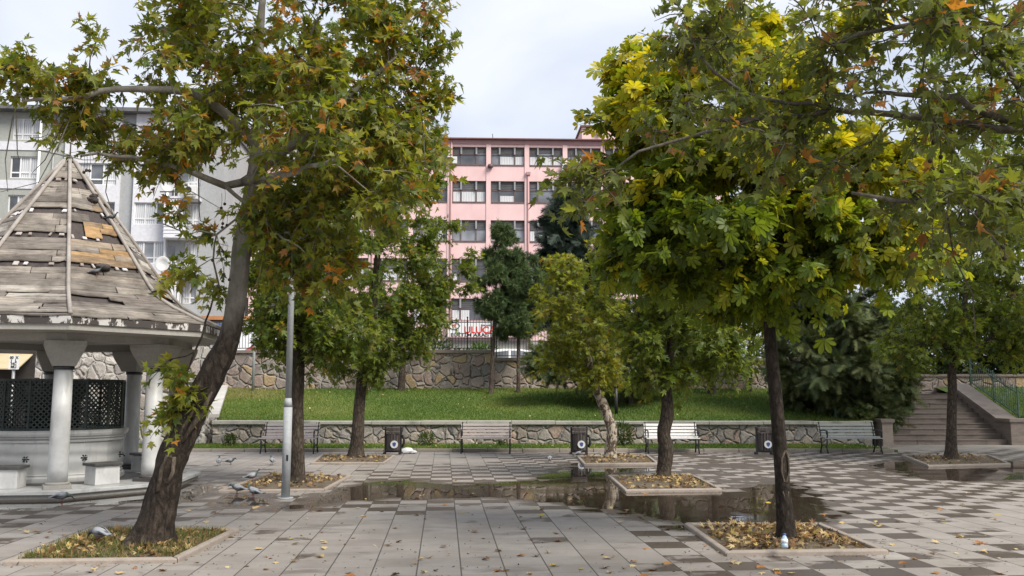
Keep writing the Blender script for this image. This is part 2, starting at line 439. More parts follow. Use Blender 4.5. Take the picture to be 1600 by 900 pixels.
t = NT('lawn_soil')
nz = t.noise(t.pos(), 1.1, 5, .65); nf = t.noise(t.pos(), 30, 4, .7)
c = t.ramp(nz, [(.3, (.06, .11, .018)), (.55, (.09, .145, .025)), (.75, (.135, .165, .045))])
c = t.mix(.7, c, t.ramp(nf, [(.3, (.4, .4, .35)), (.7, (1.2, 1.2, 1.1))]), 'MULTIPLY')
t.bump(nf, .03); M['lawn'] = t.fin(c, .95)
VW = 2.85            # face of the low wall
VU = 9.4             # face of the upper wall
def lawn_left(v): return UL - .1 - 1.75 * min(max((v - VW) / (VU - VW), 0), 1)
def lawn_z(v): 
    s = min(max((v - VW - .4) / (VU - VW - .4), 0), 1)
    return .74 + 1.05 * (s * .85 + .15 * s * s * (3 - 2 * s))
g = MB()
nu, nv = 60, 12
vs = []; fs = []
for j in range(nv + 1):
    v = VW + .3 + (VU + .1 - VW - .3) * j / nv
    for i in range(nu + 1):
        ul_ = lawn_left(v); u = ul_ + (UR + .1 - ul_) * i / nu
        z = lawn_z(v) + .05 * mnoise.noise((u * .5, v * .5, 3))
        vs.append(B(u, v, z))
for j in range(nv):
    for i in range(nu): o = j * (nu + 1) + i; fs.append((o, o + 1, o + nu + 2, o + nu + 1))
g.add(vs, fs, True); struct(g.build('lawn', M['lawn']))
g = MB(); bbox_uv(g, -18, UR - .45, .16, VW + .05, -.05, .055); struct(g.build('grass_strip', M['lawn']))
# right-hand lawn beyond the stairs
SU0, SU1 = 13.55, 17.45     # stair width in u
g = MB(); vs = [B(SU1 + .5, 3.9, .72), B(40, 3.9, .72), B(40, 9.8, 1.9), B(SU1 + .5, 9.8, 1.9)]
g.add(vs, [(0, 1, 2, 3)]); struct(g.build('side_lawn', M['lawn']))

wl = empty('low_stone_wall', B(2.8, VW, 0), 'knee-high rubble stone wall with flat coping behind the benches', 'wall')
m = MB(); bbox_uv(m, UL, UR - .1, VW, VW + .32, -.02, .655); m.build('masonry', M['stone_low'], wl, B(2.8, VW, 0))
m = MB(); x = UL - .02
while x < UR - .1:
    w = rng.uniform(1.3, 1.9); bbox_uv(m, x, min(x + w - .01, UR - .08), VW - .07 + rng.uniform(-.012, .012), VW + .4, .655 + rng.uniform(-.006, .004), .765 + rng.uniform(-.012, .008)); x += w
m.build('coping', M['coping'], wl, B(2.8, VW, 0), bevel=.015)

uw = empty('upper_stone_wall', B(2, VU, 1.7), 'tall rubble stone retaining wall along the top of the lawn', 'wall')
ux = BP(771, 560, VU)[0]
zt1 = BP(600, 547, VU)[1]; zt2 = BP(800, 559, VU)[1]
m = MB(); bbox_uv(m, -10.4, ux, VU, VU + .34, 1.5, zt1 - .12); bbox_uv(m, ux, UR + .5, VU + .003, VU + .34, 1.5, zt2 - .12)
m.build('masonry', M['stone_up'], uw, B(2, VU, 1.7))
M['coping_brown'] = noisy('coping_brown', (.13, .1, .085), (.24, .19, .16), 2.2, .8, .005, c3=(.18, .145, .125))
m = MB(); bbox_uv(m, -10.45, ux + .02, VU - .07, VU + .4, zt1 - .12, zt1); bbox_uv(m, ux + .023, UR + .5, VU - .067, VU + .4, zt2 - .12, zt2)
m.build('coping', M['coping_brown'], uw, B(2, VU, 1.7), bevel=.012)

# left: higher grey wall behind the fountain, with a second wall stepped back
gw = empty('grey_stone_wall', B(-14, VW, 0), 'tall pale grey stone wall behind the fountain with a thin ledge', 'wall')
zl = BP(180, 594, VW)[1]
m = MB(); bbox_uv(m, -30, UL - .25, VW, VW + .4, -.02, zl - .06); m.build('masonry', M['stone_grey'], gw, B(-14, VW, 0))
m = MB(); bbox_uv(m, -30, UL - .22, VW - .06, VW + .55, zl - .06, zl); m.build('ledge', M['coping'], gw, B(-14, VW, 0))
m = MB(); bbox_uv(m, -30, UL - .5, VW + .5, VW + .9, .2, zl + 1.15); m.build('upper_masonry', M['stone_grey'], gw, B(-14, VW, 0))
m = MB(); bbox_uv(m, -30, UL - .45, VW + .45, VW + .95, zl + 1.15, zl + 1.25); m.build('coping', M['coping_brown'], gw, B(-14, VW, 0))
# sloping side wall of the lawn
sw = MB(); a0 = B(UL - .25, VW + .1, 0); 
lo = [B(UL - .28, VW + .35, -.02), B(UL, VW + .35, -.02), B(UL - 1.75, VU, -.02), B(UL - 2.05, VU, -.02)]
hi = [B(UL - .28, VW + .35, .86), B(UL, VW + .35, .86), B(UL - 1.75, VU, 1.82), B(UL - 2.05, VU, 1.82)]
sw.hexa(lo, hi)
sr = empty('side_retaining_wall', B(UL, VW, 0), 'sloping lawn wall with pale coping slab left of the lawn', 'wall')
sw.build('masonry', M['stone_grey'], sr, B(UL, VW, 0))
M['pale_stone'] = noisy('pale_stone', (.4, .38, .35), (.54, .52, .48), 2, .7, .004)
cp = MB(); cp.hexa([Vector((p.x, p.y, p.z)) + (B(-.06, 0) - B(0, 0) if i in (0, 3) else B(.06, 0) - B(0, 0)) for i, p in enumerate(hi)],
                   [Vector((p.x, p.y, p.z + .1)) + (B(-.06, 0) - B(0, 0) if i in (0, 3) else B(.06, 0) - B(0, 0)) for i, p in enumerate(hi)])
cp.build('coping', M['pale_stone'], sr, B(UL, VW, 0))

# ------------------------------------------------------------------ stairs on the right
SV = 3.67
st = empty('stone_stairs', B((SU0 + SU1) / 2, SV, 0), 'wide weathered stone steps climbing from the plaza at right', 'stairs')
for i in range(10):
    m = MB(); x = SU0 + .03
    while x < SU1 - .02:
        w = rng.uniform(.7, 1.6); e = min(x + w - .006, SU1)
        if SU1 - e < .35: e = SU1
        dv = rng.uniform(-.012, .008); dz = rng.uniform(-.005, .004)
        bbox_uv(m, x, e, SV + i * .34 + dv, SV + (i + 1) * .34 + .05, i * .16 - .002 * i, (i + 1) * .16 + dz - .02)
        bbox_uv(m, x, e, SV + i * .34 + dv - .025, SV + (i + 1) * .34 + .045, (i + 1) * .16 + dz - .02, (i + 1) * .16 + dz)
        x = e + .006
    m.build('step', M['step'], st, B((SU0 + SU1) / 2, SV, 0))
g = MB(); bbox_uv(g, SU0 - 1.2, SU1 + .6, SV + 3.42, 9.7, -.02, 1.58); struct(g.build('upper_path', M['step']))
for nm, ua, ub, lab in (('stair_wall', SU1 + .006, SU1 + .56, 'broad stone ramp wall on the right side of the steps'),
                        ('stair_wall', SU0 - .3, SU0 + .02, 'pale stone end pier on the left side of the steps')):
    o = B((ua + ub) / 2, VW, 0)
    w = empty(nm, o, lab, 'wall')
    m = MB()
    rightside = ua > 16
    bbox_uv(m, ua, ub, VW + .05 if not rightside else SV - .25, SV + .5, -.02, .72)
    lo = [B(ua, SV + .5, -.02), B(ub, SV + .5, -.02), B(ub, SV + 3.5, -.02), B(ua, SV + 3.5, -.02)]
    m.hexa(lo, [Vector((lo[0].x, lo[0].y, .72)), Vector((lo[1].x, lo[1].y, .72)), Vector((lo[2].x, lo[2].y, 1.85)), Vector((lo[3].x, lo[3].y, 1.85))])
    m.build('masonry', M['step'] if rightside else M['kerb'], w, o)
    c = MB(); ua2, ub2 = ua - .05, ub + .05
    bbox_uv(c, ua2, ub2, (VW if not rightside else SV - .3), SV + .5, .72, .82)
    lo = [B(ua2, SV + .503, .72), B(ub2, SV + .503, .72), B(ub2, SV + 3.5, 1.85), B(ua2, SV + 3.5, 1.85)]
    c.hexa(lo, [p + Vector((0, 0, .1)) for p in lo])
    c.build('coping', M['step'], w, o)
m = MB(); bbox_uv(m, SU1 + .57, 42, SV + .02, SV + .4, -.02, .72)
o = B(22, SV, 0); w = empty('terrace_wall', o, 'low smooth stone block wall right of the stair pier', 'wall')
m.build('masonry', M['pale_stone'], w, o)
m = MB(); bbox_uv(m, SU1 + .62, 42, SV - .04, SV + .45, .72, .82); m.build('coping', M['step'], w, o)

def railing(name, label, pts, h, mat, step=.13, group=None, tips=True):
    """posts and bars between world points pts"""
    o = Vector(pts[0]); r = empty(name, o, label, 'railing', group)
    for a, b in zip(pts[:-1], pts[1:]):
        a, b = Vector(a), Vector(b); n = max(1, int((b - a).length / step))
        m = MB()
        for i in range(1, n):
            p = a.lerp(b, i / n)
            m.bar(p + Vector((0, 0, .07)), p + Vector((0, 0, h)), .016)
            if tips: m.add([p + Vector(q) for q in ((-.018, -.018, h), (.018, -.018, h), (.018, .018, h), (-.018, .018, h), (0, 0, h + .09))], [(0, 1, 4), (1, 2, 4), (2, 3, 4), (3, 0, 4)])
            if tips and i % 2: m.tube([p + Vector((math.cos(q) * .045, 0, .16 + math.sin(q) * .045)) for q in np.linspace(0, 2 * PI, 9)], .008, 4)
        m.build('bars', mat, r, o)
        for z in (.08, h - .12):
            m = MB(); m.bar(a + Vector((0, 0, z)), b + Vector((0, 0, z)), .03, .03)
            m.build('rail', mat, r, o)
    for p in pts:
        m = MB(); p = Vector(p); m.bar(p - Vector((0, 0, .05)), p + Vector((0, 0, h + .05)), .045); m.ball(p + Vector((0, 0, h + .07)), .035, 8, 5)
        m.build('post', mat, r, o)
    return r
ur = SU1 + .72
railing('stair_railing', 'green iron railing climbing beside the right stair ramp', [B(ur, SV + 3.5, 1.92), B(ur, SV + 2.0, 1.36), B(ur, SV + .55, .82), B(ur + .62, SV + .45, .82)], .92, M['green_iron'])
ul = SU0 - .42
railing('stair_railing', 'dark green iron railing left of the stairs below the cedar', [B(ul, SV + 3.3, 1.7), B(ul, SV + .4, .8), B(ul - 1.0, SV + .1, .78)], .9, M['green_iron'])
# iron fence on the upper wall
zf = zt1
pts = [B(u, VU + .16, zf) for u in np.arange(-10.2, ux, 2.06)] + [B(ux - .1, VU + .16, zf)]
railing('wall_fence', 'thin black bar fence on the higher left part of the upper wall', pts, 1.2, M['iron'], .11, tips=False)
pts = [B(u, VU + .16, zt2) for u in np.arange(ux + .1, UR, 2.2)]
railing('wall_fence', 'thin black bar fence on the lower right part of the upper wall', pts, 1.25, M['iron'], .11, tips=False)

o = B(18, VU, 1.5); bw = empty('back_wall', o, 'low dark rubble wall behind the head of the stairs', 'wall')
m = MB(); bbox_uv(m, UR + .6, 40, VU + .1, VU + .34, 1.4, 2.25); m.build('masonry', M['stone_up'], bw, o)
m = MB(); bbox_uv(m, UR + .55, 40, VU + .05, VU + .4, 2.25, 2.34); m.build('coping', M['coping_brown'], bw, o)
# ------------------------------------------------------------------ fountain pavilion
FC = Vector((-6.92, 16.73, 0)); FD = 2.5
def fa(k): return R(-65 + 45 * k)
def fpt(r, k, z): a = fa(k); return Vector((FC.x + r * math.cos(a), FC.y + r * math.sin(a), z))
M['marble'] = (lambda: None)()
t = NT('grey_marble'); p = t.pos()
n1 = t.noise(p, 1.4, 6, .6); wv = t.n('TexWave', wave_type='BANDS', bands_direction='Z'); t.put(wv.inputs['Vector'], t.pos((.35, .35, 1))); wv.inputs['Scale'].default_value = 1.6; wv.inputs['Distortion'].default_value = 7; wv.inputs['Detail'].default_value = 3
c = t.ramp(t.math('ADD', t.math('MULTIPLY', wv.outputs['Fac'], .35), t.math('MULTIPLY', n1, .65)), [(.25, (.3, .3, .29)), (.5, (.44, .44, .425)), (.75, (.55, .55, .53))])
dirt = t.sstep(t.noise(t.pos((3, 3, .5)), 2.2, 5), .5, .7)
c = t.mix(t.math('MULTIPLY', dirt, .5), c, (.2, .19, .175)); M['marble'] = t.fin(c, .42)
t = NT('white_marble'); p = t.pos()
c = t.ramp(t.noise(p, 2.2, 6, .6), [(.3, (.44, .435, .42)), (.6, (.62, .62, .6)), (.8, (.7, .7, .68))])
dirt = t.sstep(t.noise(t.pos((2.5, 2.5, .7)), 2.0, 5), .52, .72)
c = t.mix(t.math('MULTIPLY', dirt, .45), c, (.24, .225, .2)); M['white_marble'] = t.fin(c, .45)
M['plaster'] = noisy('grey_painted_concrete', (.27, .255, .225), (.38, .36, .32), 1.2, .85, .003, c3=(.325, .305, .275))
M['dark_slab'] = noisy('dark_stone_top', (.05, .045, .042), (.11, .1, .095), 5, .5)
M['lattice'] = noisy('dark_green_lattice', (.012, .02, .017), (.03, .042, .036), 8, .5)
M['dark_metal'] = noisy('dark_metal', (.03, .03, .032), (.07, .07, .07), 8, .4, metal=.6)
t = NT('weathered_board'); q1 = t.noise(t.pos((1, 1, 16)), 3.0, 6, .7); q2 = t.noise(t.pos((1, 1, 1.6)), 1.7, 6, .7)
c = t.mix(.9, t.attr('col'), t.ramp(q1, [(.3, (.4, .38, .36)), (.55, (.95, .95, .95)), (.75, (1.3, 1.28, 1.25))]), 'MULTIPLY')
c = t.mix(.85, c, t.ramp(q2, [(.35, (.42, .4, .38)), (.55, (1, 1, 1)), (.72, (1.25, 1.23, 1.2))]), 'MULTIPLY')
t.bump(q1, .01); M['board'] = t.fin(c, .85)
M['tar'] = noisy('torn_tar_felt', (.025, .02, .019), (.075, .06, .055), 5, .9, .02, c3=(.045, .036, .034))
M['batten'] = noisy('grey_batten', (.24, .21, .185), (.38, .345, .31), 4, .8, .004)
M['brick_bit'] = vcolmat('broken_tile', .85, .5, 14)

fp = empty('fountain_pavilion', FC, 'octagonal ablution fountain pavilion with peeling conical plank roof and marble columns', 'fountain pavilion')
def fadd(mb, name, mat, parent=None, **k): return mb.build(name, mat, parent or fp, FC if parent is None or True else None, **k)
m = MB(); m.lathe(FC, [(FD, -.02), (FD, .055)], 8, fa(0), False); m.build('plinth', M['plaster'], fp, FC)
m = MB(); m.lathe(FC, [(FD + .05, .06), (FD + .05, .12)], 8, fa(0), False); m.build('platform', M['marble'], fp, FC, bevel=.01)
m = MB(); m.lathe(FC, [(1.5, .121), (1.5, .126)], 24, 0, False); m.build('drain_channel', M['dark_slab'], fp, FC)
# basin drum
m = MB(); m.lathe(FC, [(1.13, .12), (1.2, .13), (1.2, .2), (1.16, .22), (1.16, .24), (1.17, .25), (1.15, .26), (1.15, .78), (1.18, .79), (1.18, .82), (1.16, .83), (1.19, .85), (1.19, .875), (1.22, .89), (1.24, .93), (1.24, .985), (1.0, .985), (1.0, .96)], 16, R(-65), False)
basin = m.build('basin', M['marble'], fp, FC)
for k in range(8):
    for dk in (0,):
        a = fa(k + .5); d = Vector((math.cos(a), math.sin(a), 0)); pz = FC + d * 1.135 + Vector((0, 0, .52)); s = Vector((-d.y, d.x, 0))
        tm = MB()
        for q in range(6):
            an = q * PI / 3
            tm.bar(pz, pz + (s * math.cos(an) + Vector((0, 0, 1)) * math.sin(an)) * .055 + d * .012, .018)
        tm.tube([pz, pz + d * .07, pz + d * .1 - Vector((0, 0, .03))], .013, 8)
        tm.bar(pz + d * .06 - s * .03 + Vector((0, 0, .03)), pz + d * .06 + s * .03 + Vector((0, 0, .03)), .01)
        tap = tm.build('tap', M['dark_metal'], basin, FC)
# lattice screen on the basin: posts, rails and diagonal strips, 16 flat bays
lat = MB(); zr0, zr1, rr = .99, 1.83, 1.13
frame = MB()
for k in range(16):
    a0, a1 = R(-65 + 22.5 * k), R(-65 + 22.5 * (k + 1))
    p0 = FC + Vector((rr * math.cos(a0), rr * math.sin(a0), 0)); p1 = FC + Vector((rr * math.cos(a1), rr * math.sin(a1), 0))
    frame.bar(p0 + Vector((0, 0, zr0)), p0 + Vector((0, 0, zr1)), .035)
    for z in (zr0 + .015, zr1): frame.bar(p0 + Vector((0, 0, z)), p1 + Vector((0, 0, z)), .035)
    L = (p1 - p0).length; Hh = zr1 - zr0; st_ = .088
    for sgn in (1, -1):
        q = -Hh
        while q < L:
            # line s = q + z  clipped to the panel
            z0 = max(0, -q); z1 = min(Hh, L - q)
            if z1 - z0 > .02:
                s0, s1 = q + z0, q + z1
                if sgn < 0: s0, s1 = L - s0, L - s1
                A = p0.lerp(p1, s0 / L) + Vector((0, 0, zr0 + z0)); Bp = p0.lerp(p1, s1 / L) + Vector((0, 0, zr0 + z1))
                lat.bar(A, Bp, .006, .021)
            q += st_
sc = frame.build('lattice_frame', M['lattice'], fp, FC); lat.build('lattice', M['lattice'], sc, FC)
m = MB()
for a in (R(-140), R(-115)):
    pass
m.lathe(FC + Vector((0, 0, .98)), [(.42, 0), (.42, .5), (.5, .6), (.5, .8)], 12); m.build('water_tank', M['lattice'], fp, FC)
# columns
for k in range(8):
    b = fpt(2.05, k, .12); a = fa(k)
    cm = MB(); cm.lathe(b, [(.148, .1), (.15, .3), (.146, 1.0), (.138, 1.86)], 24)
    colm = cm.build('column', M['white_marble'], fp, FC)
    cm = MB(); cm.box(b + Vector((0, 0, .03)), (.4, .4, .06), a); cm.lathe(b, [(.18, .06), (.18, .09), (.155, .1)], 24); cm.build('base', M['dark_slab'] if k % 2 else M['plaster'], colm, FC, bevel=.006)
    cm = MB(); cm.lathe(b, [(.152, 1.86), (.158, 1.87), (.158, 1.905), (.15, 1.915)], 24); cm.build('collar', M['dark_metal'], colm, FC)
    cm = MB()
    prof = [(.165, 1.915), (.2, 2.0), (.27, 2.16), (.30, 2.25), (.30, 2.31)]
    for (r0, z0), (r1, z1) in zip(prof[:-1], prof[1:]):
        def ring(r, z): return [b + Matrix.Rotation(a, 3, 'Z') @ Vector((x * r, y * r, z)) for x, y in ((-1, -1), (1, -1), (1, 1), (-1, 1))]
        lo, hi = ring(r0, z0), ring(r1, z1); cm.add(lo + hi, [(0, 1, 5, 4), (1, 2, 6, 5), (2, 3, 7, 6), (3, 0, 4, 7)] + ([(3, 2, 1, 0)] if z0 < 1.93 else []) + ([(4, 5, 6, 7)] if z1 > 2.3 else []))
    cm.build('capital', M['plaster'], colm, FC)
# ring beam, soffit, fascia
def ring_prism(mb, r0, r1, z0, z1):
    vs = []; fs = []
    for k in range(8):
        vs += [fpt(r0, k, z0), fpt(r1, k, z0), fpt(r1, k, z1), fpt(r0, k, z1)]
    for k in range(8):
        a, b = 4 * k, 4 * ((k + 1) % 8)
        for i in range(4): fs.append((a + i, b + i, b + (i + 1) % 4, a + (i + 1) % 4))
    mb.add(vs, fs)
m = MB(); ring_prism(m, 1.86, 2.3, 2.432, 2.56); m.build('ring_beam', M['plaster'], fp, FC)
m = MB(); vs = [fpt(2.29, k, 2.55) for k in range(8)] + [fpt(2.95, k, 2.565) for k in range(8)] + [fpt(2.95, k, 2.70) for k in range(8)]
m.add(vs, [(k, (k + 1) % 8, 8 + (k + 1) % 8, 8 + k) for k in range(8)] + [(8 + k, 8 + (k + 1) % 8, 16 + (k + 1) % 8, 16 + k) for k in range(8)])
m.build('eave', M['plaster'], fp, FC)
m = MB(); m.add([fpt(1.87, k, 2.556) for k in range(8)], [tuple(range(8))]); m.build('ceiling', M['plaster'], fp, FC)
t = NT('peeling_fascia')
f = t.noise(t.pos((1, 1, .5)), 5, 6, .7); fl = t.sstep(f, .5, .54)
M['fascia'] = t.fin(t.mix(fl, (.06, .05, .045), (.55, .53, .5)), .9)
m = MB(); ring_prism(m, 2.955, 2.985, 2.66, 2.775); m.build('fascia', M['fascia'], fp, FC)
# roof: profile (r, z) apex -> eave, boards laid in rows on each of the eight faces
RP = [(.06, 5.86), (1.08, 4.51), (1.84, 3.45), (2.0, 3.26), (2.42, 3.02), (3.0, 2.775)]
def rprof(s):
    """point at distance s along the profile"""
    for (r0, z0), (r1, z1) in zip(RP[:-1], RP[1:]):
        L = math.hypot(r1 - r0, z1 - z0)
        if s <= L: return r0 + (r1 - r0) * s / L, z0 + (z1 - z0) * s / L
        s -= L
    return RP[-1]
RL = sum(math.hypot(b[0] - a[0], b[1] - a[1]) for a, b in zip(RP[:-1], RP[1:]))
m = MB()
ss = np.linspace(0, RL, 24)
vs = [fpt(rprof(s)[0] - .03, k, rprof(s)[1] - .03) for s in ss for k in range(8)]
m.add(vs, [(i * 8 + k, (i + 1) * 8 + k, (i + 1) * 8 + (k + 1) % 8, i * 8 + (k + 1) % 8) for i in range(23) for k in range(8)])
roof = m.build('roof', M['tar'], fp, FC)
GREY = [(.25, .22, .185), (.3, .265, .225), (.2, .175, .15), (.36, .33, .285), (.27, .235, .2), (.17, .148, .127), (.3, .26, .22)]
OCH = [(.36, .225, .105), (.4, .26, .13), (.32, .2, .1), (.27, .19, .115), (.3, .24, .18)]
gap_rows = (.62, 1.42, 2.02, 2.62)
ledges = []
for k in range(8):
    bm_ = MB(); s = .1; row = 0; fr = random.Random(100 + k)
    while s < RL - .02:
        w_ = fr.uniform(.115, .165); s1 = min(s + w_ - fr.uniform(.008, .022), RL + .02)
        near = min(abs((s + s1) / 2 - g_) for g_ in gap_rows)
        r0, z0 = rprof(s); r1, z1 = rprof(s1)
        if near < .075 and s < 2.7:
            ledges.append((k, (s + s1) / 2)); s += w_; row += 1
            continue
        cuts = [0.0]; 
        while cuts[-1] < 1: cuts.append(min(1.0, cuts[-1] + fr.uniform(.35, 1.2)))
        if k == 0 and 1.45 < s < 2.0: cuts = [0, .3, fr.uniform(.6, .8), 1.0]
        if len(cuts) > 2 and cuts[-1] - cuts[-2] < .15: cuts.pop(-2)
        for a_, b_ in zip(cuts[:-1], cuts[1:]):
            mid = (a_ + b_) / 2
            och = (k == 0 and 1.5 < s < 2.6 and mid > .25) or (k == 0 and 1.15 < s < 1.4 and fr.random() < .6)
            missing = (k == 0 and 1.5 < s < 1.95 and mid < .3) or fr.random() < (.05 if s < 2.6 else .07)
            if missing: continue
            bm_.cur = fr.choice(OCH) if och else (fr.choice(GREY) if fr.random() < .93 else fr.choice([(.5, .46, .4), (.17, .14, .12)]))
            e0, e1 = a_ + .006, b_ - .006
            n_ = 4; top = []; lift = fr.uniform(.0, .012); tw = fr.uniform(-.006, .006)
            lo_, hi_ = [], []
            for i in range(n_ + 1):
                f_ = e0 + (e1 - e0) * i / n_
                j0, j1 = fr.uniform(-.006, .006), fr.uniform(-.022, .012)
                A = fpt(r0 + j0, k, z0 + .018 + lift - tw - j0).lerp(fpt(r0 + j0, k + 1, z0 + .018 + lift - tw - j0), f_)
                Bq = fpt(r1 + j1, k, z1 + .012 + lift + tw - j1).lerp(fpt(r1 + j1, k + 1, z1 + .012 + lift + tw - j1), f_)
                hi_ += [A, Bq]; dn = Vector((0, 0, -.02)); lo_ += [A + dn, Bq + dn]
            N = len(hi_); vs = hi_ + lo_; fs = []
            for i in range(n_):
                q = 2 * i
                fs += [(q, q + 1, q + 3, q + 2), (N + q + 1, N + q + 3, q + 3, q + 1), (N + q, q, q + 2, N + q + 2)]
            fs += [(0, N, N + 1, 1), (N - 2, N - 1, 2 * N - 1, 2 * N - 2)]
            bm_.add(vs, fs)
        s += w_; row += 1
    bm_.build('roof_boards', M['board'], roof, FC, cols=True)
    rb = MB(); rb.tube([fpt(rprof(q)[0] + .015, k, rprof(q)[1] + .03) for q in np.linspace(.02, RL - .03, 14)], .035, 6); rb.build('ridge_batten', M['batten'], roof, FC)
# broken tiles left standing on the bare rows
fr = random.Random(5)
for k, s in ledges:
    if k not in (0, 6, 7, 1): continue
    r0, z0 = rprof(s)
    n_ = max(2, int(r0 * .77 / .17))
    for i in range(n_):
        if fr.random() < .38: continue
        f_ = (i + .5 + fr.uniform(-.25, .25)) / n_
        p_ = fpt(r0, k, z0 + .02).lerp(fpt(r0, k + 1, z0 + .02), f_)
        b_ = MB(); b_.cur = fr.choice([(.38, .34, .31), (.55, .53, .53), (.27, .22, .19), (.42, .38, .35)])
        am = fa(k + .5); rot = Matrix.Rotation(am + fr.uniform(-.3, .3), 3, 'Z') @ Matrix.Rotation(.75, 3, 'Y')
        w_ = fr.uniform(.035, .1)
        b_.box(p_, (fr.uniform(.06, .12), w_, .022), rot=rot, taper=.85)
        b_.build('tile_fragment', M['brick_bit'], roof, FC, bevel=.006, cols=True)
m = MB(); m.tube([(FC.x, FC.y, 5.72), (FC.x, FC.y, 5.86), (FC.x, FC.y, 5.98)], [.1, .085, .02], 10); m.tube([(FC.x, FC.y, 5.97), (FC.x, FC.y, 6.2)], .014, 6); m.build('finial', M['tar'], fp, FC)
for i, (k, s, f_, sz) in enumerate(((0, 2.7, .45, .12), (0, 1.05, .8, .1), (0, .95, .9, .08))):
    r0, z0 = rprof(s); p_ = fpt(r0, k, z0 + .05).lerp(fpt(r0, k + 1, z0 + .05), f_)
    b_ = MB(); rr_ = random.Random(i)
    b_.ball(p_, sz, 9, 6, (1, 1, .55))
    b_.v = [tuple(Vector(v) + Vector((rr_.uniform(-.03, .03), rr_.uniform(-.03, .03), rr_.uniform(-.02, .02)))) for v in b_.v]
    b_.build('felt_scrap', M['tar'], roof, FC)

# marble stools, one per face
labs = {7: 'white marble stool block at the left edge of the photo by the fountain', 0: 'white marble stool with dark top beside the front fountain column',
        1: 'shaded marble stool behind the leaning plane trunk', 2: 'grey stool block on the far right side of the fountain'}
for k in range(8):
    if k not in labs: continue
    a = fa(k + .5); p_ = FC + Vector((math.cos(a), math.sin(a), 0)) * 1.78 + Vector((0, 0, .121))
    so_ = empty('marble_stool', p_, labs[k], 'stool', 'marble stools around the fountain', a)
    b_ = MB(); b_.box((0, 0, .15), (.36, .42, .3), taper=.97); b_.build('block', M['white_marble'], so_, bevel=.008)
    b_ = MB(); b_.box((0, 0, .325), (.42, .48, .045)); b_.build('top_slab', M['dark_slab'], so_, bevel=.008)

# pole sign and awning behind the fountain
sp = P(20, 600, 22.0); so_ = empty('pole_sign', (sp.x, sp.y, 0), 'small white notice board with black lettering on a grey post behind the fountain', 'sign')
M['white_paint'] = noisy('white_paint', (.7, .7, .69), (.82, .82, .81), 3, .5)
M['grey_post'] = noisy('grey_post', (.25, .25, .25), (.33, .33, .33), 3, .5, metal=.3)
M['black_ink'] = noisy('black_ink', (.015, .015, .015), (.02, .02, .02), 3, .6)
zs0, zs1 = P(20, 577, 22)[2], P(20, 555, 22)[2]
b_ = MB(); b_.tube([(0, 0, 0), (0, 0, zs0 + .1)], .035, 10); b_.build('post', M['grey_post'], so_)
bd = MB(); bd.box((.02, -.05, (zs0 + zs1) / 2), (.23, .02, zs1 - zs0)); board = bd.build('board', M['white_paint'], so_)
def text(body, name, size, loc, rot, mat, parent, ext=.002, align='CENTER', sx=1.0, bold=0):
    c_ = bpy.data.curves.new(name, 'FONT'); c_.body = body; c_.size = size; c_.extrude = ext; c_.align_x = align; c_.align_y = 'CENTER'; c_.offset = bold
    tmp = bpy.data.objects.new('tmp_text', c_); col.objects.link(tmp)
    dg = bpy.context.evaluated_depsgraph_get(); me = bpy.data.meshes.new_from_object(tmp.evaluated_get(dg)); bpy.data.objects.remove(tmp)
    me.materials.clear(); me.materials.append(mat)
    o = link(bpy.data.objects.new(name, me), parent); o.location = loc; o.rotation_euler = rot; o.scale = (sx, 1, 1); return o
for i, tx in enumerate(('00  X', '┘  └', 'HC', 'MU')):
    tx = 'J   L' if i == 1 else tx
    text(tx, 'lettering', .085, (.02, -.064, zs1 - .06 - i * (zs1 - zs0 - .04) / 4), (PI / 2, 0, 0), M['black_ink'], board, bold=.003)
M['tarp'] = noisy('beige_tarpaulin', (.42, .34, .2), (.52, .43, .27), 1.2, .8, .01)
M['dark_cloth'] = noisy('dark_cloth', (.02, .017, .016), (.04, .033, .03), 2, .9)
A = P(-120, 549, 25.5); Bq = P(57, 549, 25.5); z_lo = P(60, 574, 24.2)[2]
aw = empty('market_awning', (A.x, 25.5, 0), 'beige tarpaulin awning with dark valance beyond the fountain at left', 'awning')
b_ = MB(); b_.hexa([(A.x, 24.2, z_lo), (Bq.x + .12, 24.2, z_lo - .06), (Bq.x, 25.7, A.z + .1), (A.x, 25.7, A.z + .2)], [(A.x, 24.2, z_lo + .03), (Bq.x + .12, 24.2, z_lo - .03), (Bq.x, 25.7, A.z + .13), (A.x, 25.7, A.z + .23)]); b_.build('canopy', M['tarp'], aw, (A.x, 25.5, 0))
b_ = MB(); b_.bb(A.x, Bq.x + .1, 25.2, 25.26, 1.95, A.z + .05); b_.build('valance', M['dark_cloth'], aw, (A.x, 25.5, 0))
for x_ in (A.x + .1, Bq.x - .1):
    b_ = MB(); b_.tube([(x_, 25.5, 0), (x_, 25.5, A.z + .1)], .03, 8); b_.build('pole', M['grey_post'], aw, (A.x, 25.5, 0))
b_ = MB(); b_.bb(A.x, P(60, 600, 26).x, 26.0, 26.06, .02, P(30, 590, 26)[2]); 
pn = b_.build('hoarding', M['dark_cloth']); tag(pn, 'dark screen panel standing behind the fountain lattice at left', 'hoarding')

